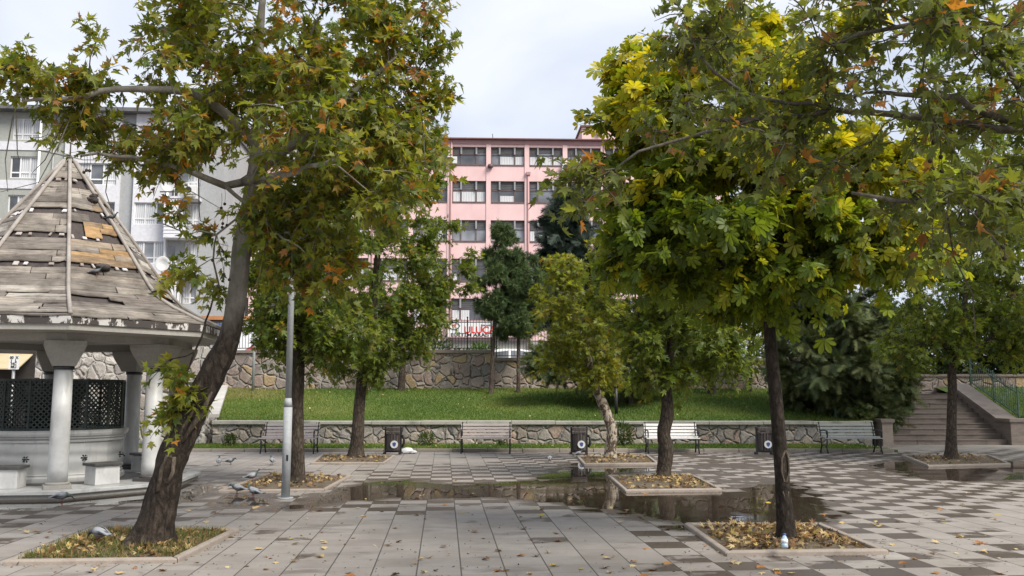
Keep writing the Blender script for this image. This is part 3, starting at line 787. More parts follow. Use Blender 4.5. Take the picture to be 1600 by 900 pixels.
# ------------------------------------------------------------------ benches and bins
M['slat'] = noisy('weathered_bench_wood', (.56, .48, .44), (.7, .62, .58), 4, .7, .003, stretch=(.4, 4, 4))
M['slat_white'] = noisy('painted_bench_wood', (.68, .66, .64), (.8, .78, .76), 4, .6, .003, stretch=(.4, 4, 4))
M['slat_grey'] = noisy('grey_bench_wood', (.33, .345, .32), (.45, .465, .43), 4, .5, .003, stretch=(.4, 4, 4))  # darker grey-green tone for the bench by the stairs
def bench(px0, px1, py, label, smat, rzoff=0.0):
    p0, p1 = G(px0, py), G(px1, py); W = (p1 - p0).length; c0 = (p0 + p1) / 2
    r = empty('park_bench', (c0.x, c0.y, 0), label, 'bench', 'park benches along the grass', BA + rzoff)
    # local: x along, y away from the viewer, seat front at y=0
    sb = MB()
    for i, (y, z) in enumerate(((.02, .405), (.125, .43), (.23, .435), (.335, .425), (.43, .415))): sb.box((0, y + .03, z), (W, .085, .032))
    sb.build('seat', smat, r, bevel=.006)
    bb_ = MB(); 
    for i in range(4):
        z = .49 + i * .085; y = .49 + i * .028
        bb_.box((0, y, z), (W, .026, .066), rot=Matrix.Rotation(-.3, 3, 'X'))
    bb_.build('backrest', smat, r, bevel=.006)
    for sx in (-1, 1):
        x = sx * (W / 2 - .04)
        f_ = MB()
        f_.tube([(x, .0, 0), (x, .06, .14), (x, .04, .3), (x, .03, .41)], .02, 6)
        f_.tube([(x, .53, 0), (x, .43, .18), (x, .46, .42), (x, .6, .82)], .02, 6)
        f_.tube([(x, .02, .40), (x, .25, .42), (x, .47, .405)], .018, 6)
        f_.tube([(x, .07, .16), (x, .25, .23), (x, .44, .17)], .014, 6)
        f_.tube([(x, .03, .41), (x, .0, .52), (x, .03, .6), (x, .2, .62), (x, .5, .6)], .018, 6)
        f_.tube([(x + .0, .03 + .05 * math.cos(q), .56 + .05 * math.sin(q)) for q in np.linspace(0, 2 * PI, 11)], .012, 6)
        f_.build('side_frame', M['iron'], r)
    return r
bench(404, 492, 709, 'park bench behind the lamp post and the slim plane trunk', M['slat'])
bench(718, 799, 709, 'pinkish slatted bench with a clear view between the two trees', M['slat'])
bench(1011, 1095, 709, 'white slatted bench half hidden by the dark knobbly trunk', M['slat_white'])
bench(1291, 1382, 709, 'grey-green slatted bench close to the stone stairs', M['slat_grey'], R(3))
M['bin_wood'] = noisy('dark_bin_slats', (.05, .04, .038), (.11, .09, .085), 6, .7, stretch=(3, 3, .5))
M['blue'] = noisy('emblem_blue', (.05, .08, .25), (.08, .12, .35), 6, .5)
def bin_(px, py, label):
    p = G(px, py)
    r = empty('litter_bin', p, label, 'litter bin', 'slatted litter bins between the benches', BA)
    b = MB()
    for k in range(14):
        a = 2 * PI * k / 14 + .1; b.box((.17 * math.cos(a), .13 * math.sin(a), .33), (.016, .058, .44), a)
    b.build('slats', M['bin_wood'], r)
    b = MB(); b.lathe((0, 0, 0), [(.145, .12), (.145, .54)], 14); b.v = [(x, y * .76, z) for x, y, z in b.v]; b.build('liner', M['dark_cloth'], r)
    for sx in (-1, 1):
        b = MB(); b.bar((sx * .205, 0, .0), (sx * .205, 0, .7), .045, .05); b.bar((sx * .205 - .02, -.12, .03), (sx * .205 - .02, .12, .03), .05, .06); b.ball((sx * .205, 0, .71), .03, 8, 5); b.build('post', M['iron'], r)
    b = MB(); b.box((0, 0, .58), (.37, .3, .03)); b.box((0, 0, .66), (.37, .26, .09)); b.build('hood', M['bin_wood'], r, bevel=.01)
    b = MB(); b.box((0, 0, .08), (.38, .1, .05)); b.build('base_bar', M['iron'], r)
    b = MB(); b.lathe((0, 0, 0), [(.1, -.012), (.1, .012)], 24, smooth=False); b.v = [(x + .05, -.16 - z, y + .27) for x, y, z in b.v]; e = b.build('emblem', M['white_paint'], r)
    b = MB(); b.lathe((0, 0, 0), [(.055, 0), (.055, .003)], 9, smooth=False); b.v = [(x * (1.1 if y > 0 else .75) + .055, -.1735 - z, y * 1.05 + .27) for x, y, z in b.v]; b.build('emblem_mark', M['blue'], e)
    b = MB(); b.tube([(.24, 0, .2), (.29, -.03, .28), (.29, -.03, .44), (.235, 0, .5)], .035, 8); b.build('handle', M['iron'], r)
bin_(614, 710, 'dark slatted bin with a white bag lying beside it')
bin_(905, 710, 'dark slatted bin beside the pale mottled leaning trunk')
bin_(1195, 710, 'dark slatted bin just left of the straight chestnut trunk')

# lamp post: wide lower tube, cone joint, thin upper tube, arm and head in the foliage
lp = G(446, 779); r = empty('street_lamp', lp, 'grey steel lamp post standing beside the slim plane trunk', 'street lamp')
zj = P(448, 622, lp.y)[2]
M['lamp_grey'] = noisy('galvanised_grey', (.26, .275, .28), (.34, .355, .36), 2, .65, metal=.0, c3=(.3, .315, .32))
b = MB(); b.tube([(0, 0, 0), (0, 0, zj - .14)], .066, 20); b.build('lower_pole', M['lamp_grey'], r)
b = MB(); b.tube([(0, 0, zj - .14), (0, 0, zj)], [.066, .05], 20); b.build('cone_joint', M['lamp_grey'], r)
b = MB(); b.tube([(0, 0, zj), (0, 0, 5.6)], [.05, .042], 18); b.build('upper_pole', M['lamp_grey'], r)
b = MB(); b.tube([(0, 0, .0), (0, 0, .02)], .12, 18); b.build('base_plate', M['lamp_grey'], r)
b = MB(); b.box((.02, -.063, .62), (.03, .012, .09)); b.build('hatch', M['iron'], r)
b = MB(); b.tube([(0, 0, 5.5), (.1, 0, 5.75), (.45, 0, 5.85)], .03, 10); b.build('arm', M['lamp_grey'], r)
b = MB(); b.box((.62, 0, 5.85), (.5, .2, .1), taper=.8); b.build('lamp_head', M['lamp_grey'], r, bevel=.02)
# thin grey pole in front of the upper wall
u_, z_ = BP(395, 612, VU - .6); b = MB(); o = B(u_, VU - .6, z_ - .1); b.tube([o, o + Vector((0, 0, 3.4))], [.055, .045], 12)
pr = b.build('thin_pole', M['lamp_grey']); tag(pr, 'thin bare grey pole standing at the top of the lawn', 'pole')
# ------------------------------------------------------------------ buildings
t = NT('pink_render'); c = t.ramp(t.noise(t.pos(), .5, 5), [(.3, (.67, .45, .44)), (.7, (.76, .545, .53))])
st_ = t.sstep(t.noise(t.pos((1.6, 1, .12)), 1.1, 6, .7), .5, .72)
c = t.mix(t.math('MULTIPLY', st_, .3), c, (.45, .3, .28)); c = t.mix(t.math('MULTIPLY', t.sstep(t.noise(t.pos(), .9, 6, .7), .56, .7), .25), c, (.82, .66, .64)); M['pink'] = t.fin(c, .9)
M['pink_dark'] = noisy('pink_trim', (.46, .27, .265), (.55, .34, .33), .8, .85)
M['maroon'] = noisy('maroon_gutter', (.13, .05, .05), (.2, .085, .08), 2, .6)
M['brown_frame'] = noisy('brown_window_frame', (.09, .06, .055), (.15, .105, .1), 3, .55)
M['blind'] = noisy('grey_blind', (.07, .068, .068), (.13, .125, .125), .7, .6)
M['louvre'] = noisy('grey_louvre', (.24, .24, .24), (.36, .36, .36), 1.5, .6)
t = NT('window_glass'); t.b.inputs['IOR'].default_value = 1.6
M['glass'] = t.fin(t.ramp(t.noise(t.geo(), .35, 2), [(.38, (.03, .032, .036)), (.5, (.1, .105, .115)), (.66, (.26, .275, .3))]), .06, spec=.8)  # paler patches of the base colour paint in reflected sky
t = NT('net_curtain'); wv = t.n('TexWave', wave_type='BANDS', bands_direction='X'); t.put(wv.inputs['Vector'], t.pos()); wv.inputs['Scale'].default_value = 2.2; wv.inputs['Distortion'].default_value = 1.5
M['curtain'] = t.fin(t.ramp(wv.outputs['Fac'], [(0, (.4, .41, .42)), (1, (.66, .67, .68))]), .5)
M['white_frame'] = noisy('white_window_frame', (.72, .72, .72), (.82, .82, .82), 1, .4)
M['ac'] = noisy('ac_casing', (.6, .6, .58), (.72, .72, .7), 2, .5)
M['roof_brown'] = noisy('brown_tiles', (.17, .12, .11), (.28, .2, .18), 1.5, .8)

YP = 76.0
o0 = P(690, 600, YP); PB = Vector((o0.x, YP, 2.1)); pk = empty('pink_building', PB, 'long pink institutional building with five rows of brown framed windows', 'building', None, R(-2.0))
def px_x(px): return (P(px, 350, YP).x - PB.x)
def py_z(py): return P(800, py, YP).z - PB.z
bay = px_x(763) - px_x(702.5); x_pil = px_x(702.5)
i0, i1 = -6, 7
xl, xr = x_pil + i0 * bay - .4, x_pil + i1 * bay + .4
rows = [(231, 259), (284, 317), (345, 378), (405, 440), (467, 503)]
zr = [(py_z(b), py_z(a)) for a, b in rows]
ztop = py_z(219)
m = MB(); m.bb(xl, xr, .5, 13, -.1, ztop - .05)
zs = [zr[0][1]]
# spandrel bands between the window rows, then piers
bands = [(zr[0][1], ztop - .18)] + [(zr[i + 1][1], zr[i][0]) for i in range(4)] + [(zr[4][0] - 1.6, zr[4][0])]
for a, b in bands: m.bb(xl - .02, xr + .02, 0, .53, a, b)
m.build('wall', M['pink'], pk)
m = MB()
m.bb(xl - .01, xr + .01, .06, .52, -.1, zr[4][0] - 1.603); m.build('plinth', M['plaster'], pk)
for i in range(i0, i1 + 1):
    m = MB(); x = x_pil + i * bay; m.bb(x - .2, x + .2, -.06, .51, zr[4][0] - 1.5, ztop - .19); m.build('pier', M['pink'], pk)
m = MB(); m.bb(xl - .3, xr + .3, -.45, 13.2, ztop - .1, ztop); m.build('gutter', M['maroon'], pk)
m = MB(); m.bb(xl - .1, xr + .1, -.1, .5, ztop - .45, ztop - .103); m.build('eaves_band', M['pink_dark'], pk)
m = MB(); vs = [(xl - .3, -.4, ztop), (xr + .3, -.4, ztop), (xr + .3, 6.5, ztop + .9), (xl - .3, 6.5, ztop + .9), (xl - .3, 13.2, ztop), (xr + .3, 13.2, ztop)]
m.add(vs, [(0, 1, 2, 3), (3, 2, 5, 4)]); m.build('roof', M['roof_brown'], pk)
for a, b in bands[1:5]:
    m = MB(); m.bb(xl, xr, -.05, .02, b - .09, b + .01); m.build('sill', M['brown_frame'], pk)
fr = random.Random(3)
def pwin(x0, x1, z0, z1, row):
    W = x1 - x0; Hh = z1 - z0; f = MB()
    xs = [0, .26 * W, .71 * W, W]
    for i, x in enumerate(xs): f.bb(x0 + max(0, x - .05), x0 + min(W, x + .05), .16, .3, z0, z1)
    f.bb(x0, x1, .17, .29, z1 - .08, z1); f.bb(x0, x1, .17, .29, z0, z0 + .06); zm = z0 + Hh * .58; f.bb(x0 + .05, x1 - .05, .18, .29, zm - .035, zm + .035)
    w = f.build('window', M['brown_frame'], pk)
    g_ = MB(); g_.bb(x0 + .03, x1 - .03, .24, .27, z0 + .03, z1 - .03); g_.build('pane', M['glass'], w)
    l_ = MB()
    for i in range(3):
        a, b = x0 + xs[i] + .06, x0 + xs[i + 1] - .06
        mode = fr.random()
        if mode < .75:
            n = 4
            for k in range(n):
                z = zm + .07 + (z1 - zm - .16) * (k + .5) / n; l_.bb(a, b, .2, .225, z - .055, z + .055)
        else: l_.bb(a, b, .2, .225, zm + .3 * (z1 - zm), z1 - .1)
    l_.build('louvre', M['blind'], w)
    if fr.random() < .85:
        for i in range(3):
            if fr.random() < .65:
                a, b = x0 + xs[i] + .06, x0 + xs[i + 1] - .06
                h_ = fr.choice((.55, .9, .9)); e = fr.choice((1, 1, .6)); c_ = MB(); c_.bb(a, a + (b - a) * e, .225, .236, z0 + .07, z0 + .07 + (zm - z0 - .12) * h_); c_.build('curtain', M['curtain'], w)
    for i in (1, 2):
        b_ = MB(); b_.bb(x0 + xs[i] - .07, x0 + xs[i] + .07, .02, .17, zm + .02, z1 - .02); b_.build('post_cover', M['louvre'], w)
for r_, (z0, z1) in enumerate(zr):
    for i in range(i0, i1): pwin(x_pil + i * bay + .21, x_pil + (i + 1) * bay - .21, z0 + .02, z1 - .02, r_)
for i in range(i0, i1 + 1, 2):
    x = x_pil + i * bay + (.12); m = MB(); m.tube([(x, -.14, 0), (x, -.14, (zr[1][1] + .6) if i % 4 else ztop - .1)], .075, 8)
    if i % 4: m.box((x, -.16, zr[1][1] + .65), (.32, .25, .26), taper=1.2)
    m.build('downpipe', M['pink_dark'], pk)
def ac(x, z, parent, y=-.3):
    b = MB(); b.bb(x - .42, x + .42, y - .15, y + .15, z, z + .6); a = b.build('air_conditioner', M['ac'], parent, bevel=.02)
    b = MB(); b.lathe((0, 0, 0), [(.23, 0), (.23, .012)], 18, smooth=False); b.v = [(x - .1 + vx, y - .155 - vz, z + .3 + vy) for vx, vy, vz in b.v]; b.build('fan_grille', M['dark_metal'], a)
ac(px_x(706), py_z(259), pk); ac(px_x(681), py_z(526), pk); ac(px_x(681), py_z(512), pk); ac(px_x(885), py_z(268), pk); ac(px_x(870), py_z(516), pk)
m = MB(); m.lathe((px_x(766), -.2, py_z(265)), [(.1, 0), (.22, .05), (.26, .2), (.2, .34)], 12); m.build('floodlight', M['brown_frame'], pk)
# stair tower on the roof
xt0, xt1 = px_x(911), px_x(975); zt = py_z(195)
m = MB(); m.bb(xt0, xt1, .6, 6, ztop - .5, zt); tw = m.build('stair_tower', M['pink'], pk)
m = MB(); m.bb(xt0 - .15, xt1 + .15, .45, 6.15, zt, zt + .14); m.build('tower_cap', M['maroon'], tw)
m = MB(); m.lathe((0, 0, 0), [(.25, 0), (.32, .15), (.1, .3)], 14); m.v = [(px_x(938) + x, .5 - z, py_z(203) + y) for x, y, z in m.v]; m.build('vent_fan', M['dark_metal'], tw)
for pxx in (703, 728, 770): 
    m = MB(); x = px_x(pxx); m.tube([(x, .2, ztop), (x - .05, .2, ztop + (.55 if pxx == 770 else .2))], .03, 5); m.build('antenna', M['iron'], pk)
# banner board on the facade
xb0, xb1 = px_x(702), px_x(826); zb0, zb1 = py_z(527), py_z(502.5)
bn = empty('hospital_sign', (PB.x, PB.y, PB.z), 'long white sign with red and black lettering on the pink building', 'sign', None, R(-2.0))
m = MB(); m.bb(xb0, xb1, -.42, -.32, zb0, zb1); bd = m.build('board', M['white_paint'], bn)
m = MB()
for q in ((xb0 - .05, xb1 + .05, zb1, zb1 + .07), (xb0 - .05, xb1 + .05, zb0 - .07, zb0), (xb0 - .07, xb0, zb0 - .07, zb1 + .07), (xb1, xb1 + .07, zb0 - .07, zb1 + .07)): m.bb(q[0], q[1], -.45, -.3, q[2], q[3])
m.build('frame', M['pink_dark'], bn)
M['red_paint'] = noisy('red_paint', (.62, .035, .025), (.72, .06, .04), 3, .45)
text('ULUCANLAR', 'lettering', .78, (px_x(726), -.43, py_z(517)), (PI / 2, 0, 0), M['red_paint'], bd, align='LEFT', sx=1.04, bold=.022)
text('EĞİTİM ARAŞTIRMA', 'lettering', .40, (px_x(705.5), -.43, py_z(524.6)), (PI / 2, 0, 0), M['black_ink'], bd, align='LEFT', sx=1.28, bold=.012)
text('BAKANLIĞI', 'lettering', .2, (px_x(752), -.43, py_z(509.5)), (PI / 2, 0, 0), M['black_ink'], bd, align='LEFT', sx=1.1, bold=.006)
m = MB(); cx, cz = px_x(711), py_z(510.5)
for sg in (1, -1): m.tube([(cx + .5 * q, -.44, cz + sg * .3 * (1 - q * q)) for q in np.linspace(-1, 1, 11)], .028, 5)
m.build('eye_emblem', M['black_ink'], bd)
text('LZ', 'lettering', .36, (cx, -.43, cz), (PI / 2, 0, 0), M['red_paint'], bd, bold=.006)

# ---- grey and white apartment block on the left
YA = 66.0
AO = Vector((P(150, 500, YA).x, YA, 2.1)); ap = empty('apartment_block', AO, 'tall grey and white apartment block with white windows and enclosed balconies', 'building')
def ax(px, py=330): return P(px, py, YA).x - AO.x
def az(py): return P(150, py, YA).z - AO.z
M['wall_sage'] = noisy('sage_render', (.34, .35, .315), (.4, .41, .375), .4, .9, fine=5)
M['wall_grey'] = noisy('grey_render', (.33, .34, .345), (.39, .4, .4), .4, .9, fine=5)
M['wall_white'] = noisy('white_render', (.64, .64, .67), (.72, .72, .75), .4, .85, fine=5)
M['eave_dark'] = noisy('dark_eaves', (.1, .1, .105), (.16, .16, .165), 1, .8)
zA = az(178); FH = az(245) - az(305)
def punched(name, x0, x1, z0, z1, wins, y0, depth, mat, parent):
    xs = sorted({x0, x1} | {min(max(v, x0), x1) for w in wins for v in w[:2]}); zs_ = sorted({z0, z1} | {min(max(v, z0), z1) for w in wins for v in w[2:]})
    m = MB()
    for xa, xb in zip(xs[:-1], xs[1:]):
        for za, zb in zip(zs_[:-1], zs_[1:]):
            cx, cz = (xa + xb) / 2, (za + zb) / 2
            if any(w[0] < cx < w[1] and w[2] < cz < w[3] for w in wins): continue
            m.add([(xa, y0, za), (xb, y0, za), (xb, y0, zb), (xa, y0, zb)], [(0, 1, 2, 3)])
    for a, b, c_, d_ in wins:
        for q in (((a, c_), (a, d_)), ((b, d_), (b, c_)), ((b, c_), (a, c_)), ((a, d_), (b, d_))):
            (p0, q0), (p1, q1) = q; m.add([(p0, y0, q0), (p1, y0, q1), (p1, y0 + depth, q1), (p0, y0 + depth, q0)], [(0, 1, 2, 3)])
    return m.build(name, mat, parent)
def awin(x0, x1, z0, z1, y, cols_=3, curt=.75):
    f = MB(); W = x1 - x0; b = .075
    f.bb(x0, x0 + b, y, y + .1, z0, z1); f.bb(x1 - b, x1, y, y + .1, z0, z1); f.bb(x0 + b, x1 - b, y, y + .1, z0, z0 + b); f.bb(x0 + b, x1 - b, y, y + .1, z1 - b, z1)
    for i in range(1, cols_): x = x0 + W * i / cols_; f.bb(x - .055, x + .055, y + .003, y + .1, z0 + b, z1 - b)
    zt_ = z0 + (z1 - z0) * .27; f.bb(x0 + b, x1 - b, y + .006, y + .097, zt_ - .05, zt_ + .05)
    w = f.build('window', M['white_frame'], ap)
    g_ = MB(); g_.bb(x0 + .03, x1 - .03, y + .07, y + .085, z0 + .03, z1 - .03); g_.build('pane', M['glass'], w)
    for i in range(cols_):
        if fr.random() < curt:
            a = x0 + W * i / cols_ + .07; e = x0 + W * (i + 1) / cols_ - .07; c_ = MB(); c_.bb(a, e, y + .05, y + .066, z0 + .09, z1 - .09); c_.build('curtain', M['curtain'], w)
NF = 7
zt0 = az(187)
sects = [(-330, 98, 'wall_sage', 0.0), (98, 186, 'wall_white', -.25), (186, 208, 'wall_grey', 0.0), (208, 264, 'wall_white', -.25), (264, 337, 'wall_grey', 0.0)]
spec = {0: [(11, 57, 0), (-95, -45, 0), (-200, -150, 0)], 1: [(118, 181, 0)], 3: [(211, 262, 0)], 4: [(291, 312, 0)], 2: []}
for si, (pa, pb, mt, yo) in enumerate(sects):
    wins = []
    for (wa, wb, _) in spec[si]:
        for k in range(NF):
            top = az(187 + (6 if si else 0) * 1.6) - k * FH
            if top - 1.7 < .5: continue
            wins.append((ax(wa), ax(wb), top - 1.62, top))
    punched('wall', ax(pa), ax(pb), -.1, zA, wins, yo, .22, M[mt], ap)
    if yo < 0:
        m = MB(); 
        for x in (ax(pa), ax(pb)): m.add([(x, yo, -.1), (x, .02, -.1), (x, .02, zA), (x, yo, zA)], [(0, 1, 2, 3)])
        m.build('wall_return', M[mt], ap)
    for w in wins: awin(*w, yo + .12, 3 if si in (0, 1, 3) else 2)
for k in range(NF):
    z = az(224) - k * FH
    if z < .6: break
    m = MB(); m.bb(ax(-330), ax(72), -.06, .02, z - .62, z); m.build('white_band', M['wall_white'], ap)
    z2 = az(353) + FH * 2 - k * FH
m = MB(); m.bb(ax(-330), ax(337) - .05, .6, 11.95, -.1, zA - .02); m.build('core', M['wall_grey'], ap)
m = MB(); m.add([(ax(337), 0, -.1), (ax(337), 12, -.1), (ax(337), 12, zA), (ax(337), 0, zA)], [(0, 1, 2, 3)]); m.build('side_wall', M['wall_grey'], ap)
m = MB(); m.bb(ax(-335), ax(341), -.9, 12.5, zA, zA + .28); m.build('eaves', M['eave_dark'], ap)
m = MB(); m.add([(ax(-335), -.9, zA + .28), (ax(341), -.9, zA + .28), (ax(330), 6, zA + 2.0), (ax(-330), 6, zA + 2.0), (ax(-335), 12.5, zA + .28), (ax(341), 12.5, zA + .28)], [(0, 1, 2, 3), (3, 2, 5, 4), (1, 5, 2), (0, 3, 4)]); m.build('roof', M['roof_brown'], ap)
for pxx in (59, 262):
    x = ax(pxx); m = MB(); m.tube([(x, -.32, 0), (x, -.32, zA)], .09, 8); m.build('downpipe', M['white_frame'], ap)
m = MB(); m.tube([(ax(79), -.1, 0), (ax(79), -.1, zA)], .05, 6); m.build('downpipe', M['wall_grey'], ap)
# balcony bay: alternately glazed and open
xb0, xb1 = ax(265), ax(291)
for k in range(NF):
    zf = az(253) - (k - .05) * FH            # floor of storey k
    if zf < .4: break
    m = MB(); m.bb(xb0, ax(315), -1.25, -.02, zf - .16, zf); sl = m.build('balcony', M['wall_white'], ap)
    if k % 2 == 0:
        m = MB(); m.bb(xb0, xb1, -1.2, -1.12, zf, zf + .85); m.bb(xb1 - .08, xb1, -1.119, -.02, zf, zf + .85); m.bb(xb0, xb0 + .08, -1.119, -.02, zf, zf + .85)
        for q in range(3): m.bb(xb0 - .01, xb1 + .03, -1.23, -1.2, zf + .15 + q * .25, zf + .22 + q * .25)
        m.build('parapet', M['wall_white'], sl)
        f = MB(); zt_ = zf + FH - .2; n = 3
        for q in range(n + 1): x = xb0 + (xb1 - xb0) * q / n; f.bb(x - .05, x + .05, -1.2, -1.1, zf + .85, zt_)
        for z in (zf + .9, zf + .85 + (zt_ - zf - .85) * .7, zt_ - .05): f.bb(xb0, xb1, -1.195, -1.105, z - .05, z + .05)
        for y in (-.75, -.35): f.bb(xb1 - .09, xb1, y - .04, y + .04, zf + .85, zt_)
        fw_ = f.build('glazing_frame', M['white_frame'], sl)
        g_ = MB(); g_.bb(xb0 + .03, xb1 - .04, -1.16, -1.14, zf + .85, zt_); g_.bb(xb1 - .06, xb1 - .04, -1.135, -.05, zf + .85, zt_); g_.build('pane', M['glass'], fw_)
        c_ = MB(); c_.bb(xb0 + .1, xb1 - .12, -1.185, -1.168, zf + .9, zt_ - .1); c_.build('curtain', M['curtain'], fw_)
    else:
        r_ = MB()
        for z in (.3, .55, .8, 1.0): r_.bb(xb0, ax(314), -1.22, -1.18, zf + z - .02, zf + z + .02)
        for q in range(8): x = xb0 + (ax(314) - xb0) * q / 7; r_.bb(x - .02, x + .02, -1.225, -1.175, zf, zf + 1.0)
        r_.build('balcony_rail', M['white_frame'], sl)
        d_ = MB(); d_.bb(ax(268), ax(276), -.05, .03, zf + .05, zf + 2.2); d_.build('balcony_door', M['glass'], sl)
        if k in (1, 3):
            b_ = MB(); b_.lathe((0, 0, 0), [(.04, .12), (.3, .05), (.52, -.06), (.5, -.07), (.3, .03), (.04, .1)], 20); b_.v = [(ax(268 + (3 if k == 1 else 0)) + x, -1.5 + z, zf + .75 + y * 1.05) for x, y, z in b_.v]; b_.build('satellite_dish', M['ac'], sl)
        if k == 1: ac(ax(305), zf + .1, sl, -1.45)

# ------------------------------------------------------------------ cars on the upper street
def car(name, label, paint, x, y, z, rz):
    r = empty(name, (x, y, z), label, 'car', 'cars parked behind the upper wall', rz)
    L, W = 4.2, 1.7
    def section(st, wf):  # st: list of (x, zlow, zhigh)
        return st
    b = MB()
    xs = [-2.1, -2.02, -1.6, -.9, .9, 1.5, 1.95, 2.1]; zt_ = [.55, .72, .86, .92, .92, .86, .74, .5]; wd = [.68, .78, .84, .86, .86, .83, .76, .62]
    vs = []; fs = []
    for X, Z, w_ in zip(xs, zt_, wd): vs += [(X, -w_, .25), (X, -w_ - .02, .55 if Z > .56 else .4), (X, -w_ + .06, Z), (X, w_ - .06, Z), (X, w_ + .02, .55 if Z > .56 else .4), (X, w_, .25)]
    for i in range(len(xs) - 1):
        for q in range(6): a = i * 6; fs.append((a + q, a + (q + 1) % 6, a + 6 + (q + 1) % 6, a + 6 + q))
    fs += [(0, 1, 2, 3, 4, 5), tuple(range((len(xs) - 1) * 6 + 5, (len(xs) - 1) * 6 - 1, -1))]
    b.add(vs, fs, True); b.build('body', paint, r, bevel=.03)
    c_ = MB(); prof = [(-1.75, .88), (-1.15, 1.38), (-.6, 1.45), (.15, 1.44), (.55, 1.36), (1.25, .9)]
    vs = []; fs = []
    for X, Z in prof: w_ = .82 - (Z - .88) * .35; vs += [(X, -w_, Z), (X, w_, Z)]
    n = len(prof)
    c_.add(vs, [(2 * i, 2 * i + 2, 2 * i + 3, 2 * i + 1) for i in range(n - 1)] + [tuple(2 * i for i in range(n - 1, -1, -1)), tuple(2 * i + 1 for i in range(n))])
    cab = c_.build('cabin', paint, r, bevel=.03)
    for sy in (-1, 1):
        for pts in ([(-1.4, .93), (-1.05, 1.3), (-.35, 1.37), (-.35, .93)], [(-.25, .93), (-.25, 1.37), (.2, 1.36), (.48, 1.29), (1.0, .93)]):
            w_ = MB(); o_ = [(X, sy * (.828 - (Z - .88) * .35), Z) for X, Z in pts]; i_ = [(X, sy * (.78 - (Z - .88) * .35), Z) for X, Z in pts]; k_ = len(pts)
            w_.add(o_ + i_, [tuple(range(k_)), tuple(range(2 * k_ - 1, k_ - 1, -1))] + [(i, k_ + i, k_ + (i + 1) % k_, (i + 1) % k_) for i in range(k_)]); w_.build('window', M['glass'], cab)
    for X0, Z0, X1, Z1 in ((.6, 1.34, 1.2, .93), (-1.7, .93, -1.2, 1.34)):
        w_ = MB(); d0, d1 = .70 - (Z0 - .88) * .35, .70 - (Z1 - .88) * .35; e = .012
        w_.hexa([(X0, -d0, Z0 - e), (X1, -d1, Z1 - e), (X1, d1, Z1 - e), (X0, d0, Z0 - e)], [(X0 + e, -d0, Z0 + e + .012), (X1 + e, -d1, Z1 + e + .012), (X1 + e, d1, Z1 + e + .012), (X0 + e, d0, Z0 + e + .012)]); w_.build('windscreen', M['glass'], cab)
    for X in (-1.3, 1.3):
        for sy in (-1, 1):
            w_ = MB(); w_.tube([(X, sy * .7, .31), (X, sy * .87, .31)], .31, 20); wh = w_.build('wheel', M['iron'], r)
            w_ = MB(); w_.tube([(X, sy * .871, .31), (X, sy * .885, .31)], .19, 14); w_.build('rim', M['lamp_grey'], wh)
    for sy in (-1, 1):
        w_ = MB(); w_.ball((2.02, sy * .55, .62), .12, 10, 6, (.5, 1.2, .7)); w_.build('headlight', M['white_paint'], r)
        w_ = MB(); w_.ball((-2.04, sy * .6, .68), .11, 10, 6, (.4, 1.1, .9)); w_.build('tail_light', M['red_paint'], r)
    return r
t = NT('white_car_paint'); t.b.inputs['Coat Weight'].default_value = .6; M['car_white'] = t.fin((.72, .73, .74), .3)
t = NT('red_car_paint'); t.b.inputs['Coat Weight'].default_value = .6; M['car_red'] = t.fin((.5, .03, .035), .3)
p_ = P(808, 546, 38.2); car('parked_car', 'white hatchback seen through the fence below the white sign', M['car_white'], p_.x, 38.2, p_.z - 1.45, R(-5))
p_ = P(422, 538, 38.6); car('parked_car', 'red car behind the fence left of the lamp post', M['car_red'], p_.x, 38.6, p_.z - 1.45, R(175))
# white van further back
p_ = P(415, 505, 44); vn = empty('parked_van', (p_.x, 44, 2.1), 'tall white van parked behind the red car', 'van')
b = MB(); zz = max(1.9, p_.z - 2.1); b.hexa([(-2.4, -.95, .35), (2.4, -.95, .35), (2.4, .95, .35), (-2.4, .95, .35)], [(-1.5, -.85, zz), (2.35, -.85, zz), (2.35, .85, zz), (-1.5, .85, zz)]); b.build('body', M['car_white'], vn, bevel=.1)
for sy in (-1, 1):
    b = MB(); b.add([(x, sy * (y + .012), z) for x, y, z in ((-1.75, .915, 1.0), (-1.3, .885, 1.6), (-.4, .885, 1.6), (-.4, .915, 1.0))] + [(x, sy * (y - .04), z) for x, y, z in ((-1.75, .915, 1.0), (-1.3, .885, 1.6), (-.4, .885, 1.6), (-.4, .915, 1.0))], [(0, 1, 2, 3), (7, 6, 5, 4), (0, 4, 5, 1), (1, 5, 6, 2), (2, 6, 7, 3), (3, 7, 4, 0)]); b.build('window', M['glass'], vn)
    for X in (-1.5, 1.5): b = MB(); b.tube([(X, sy * .7, .33), (X, sy * .93, .33)], .33, 18); b.build('wheel', M['iron'], vn)
# orange and blue shop front glimpsed below the balconies
o = P(315, 500, 60); sg = empty('shop_sign', (o.x, 60, 2.1), 'small white, blue and orange shop front beyond the fountain roof', 'shop')
h0 = P(315, 500, 60).z - 2.1
b = MB(); b.bb(-2.2, 3.2, 0, 3, -.02, h0 - .1); b.build('shop_wall', M['wall_grey'], sg)
b = MB(); b.bb(-2.25, .1, -.12, -.02, h0 - .75, h0); b.build('panel', M['white_paint'], sg)
b = MB(); b.bb(.12, 1.7, -.12, -.02, h0 - .75, h0 - .25); b.build('panel', M['blue'], sg)
M['orange'] = noisy('orange_panel', (.4, .17, .06), (.5, .22, .08), 2, .6)
b = MB(); b.bb(-2.25, 3.2, -.2, 3, h0 + .003, h0 + .25); b.build('awning', M['orange'], sg)
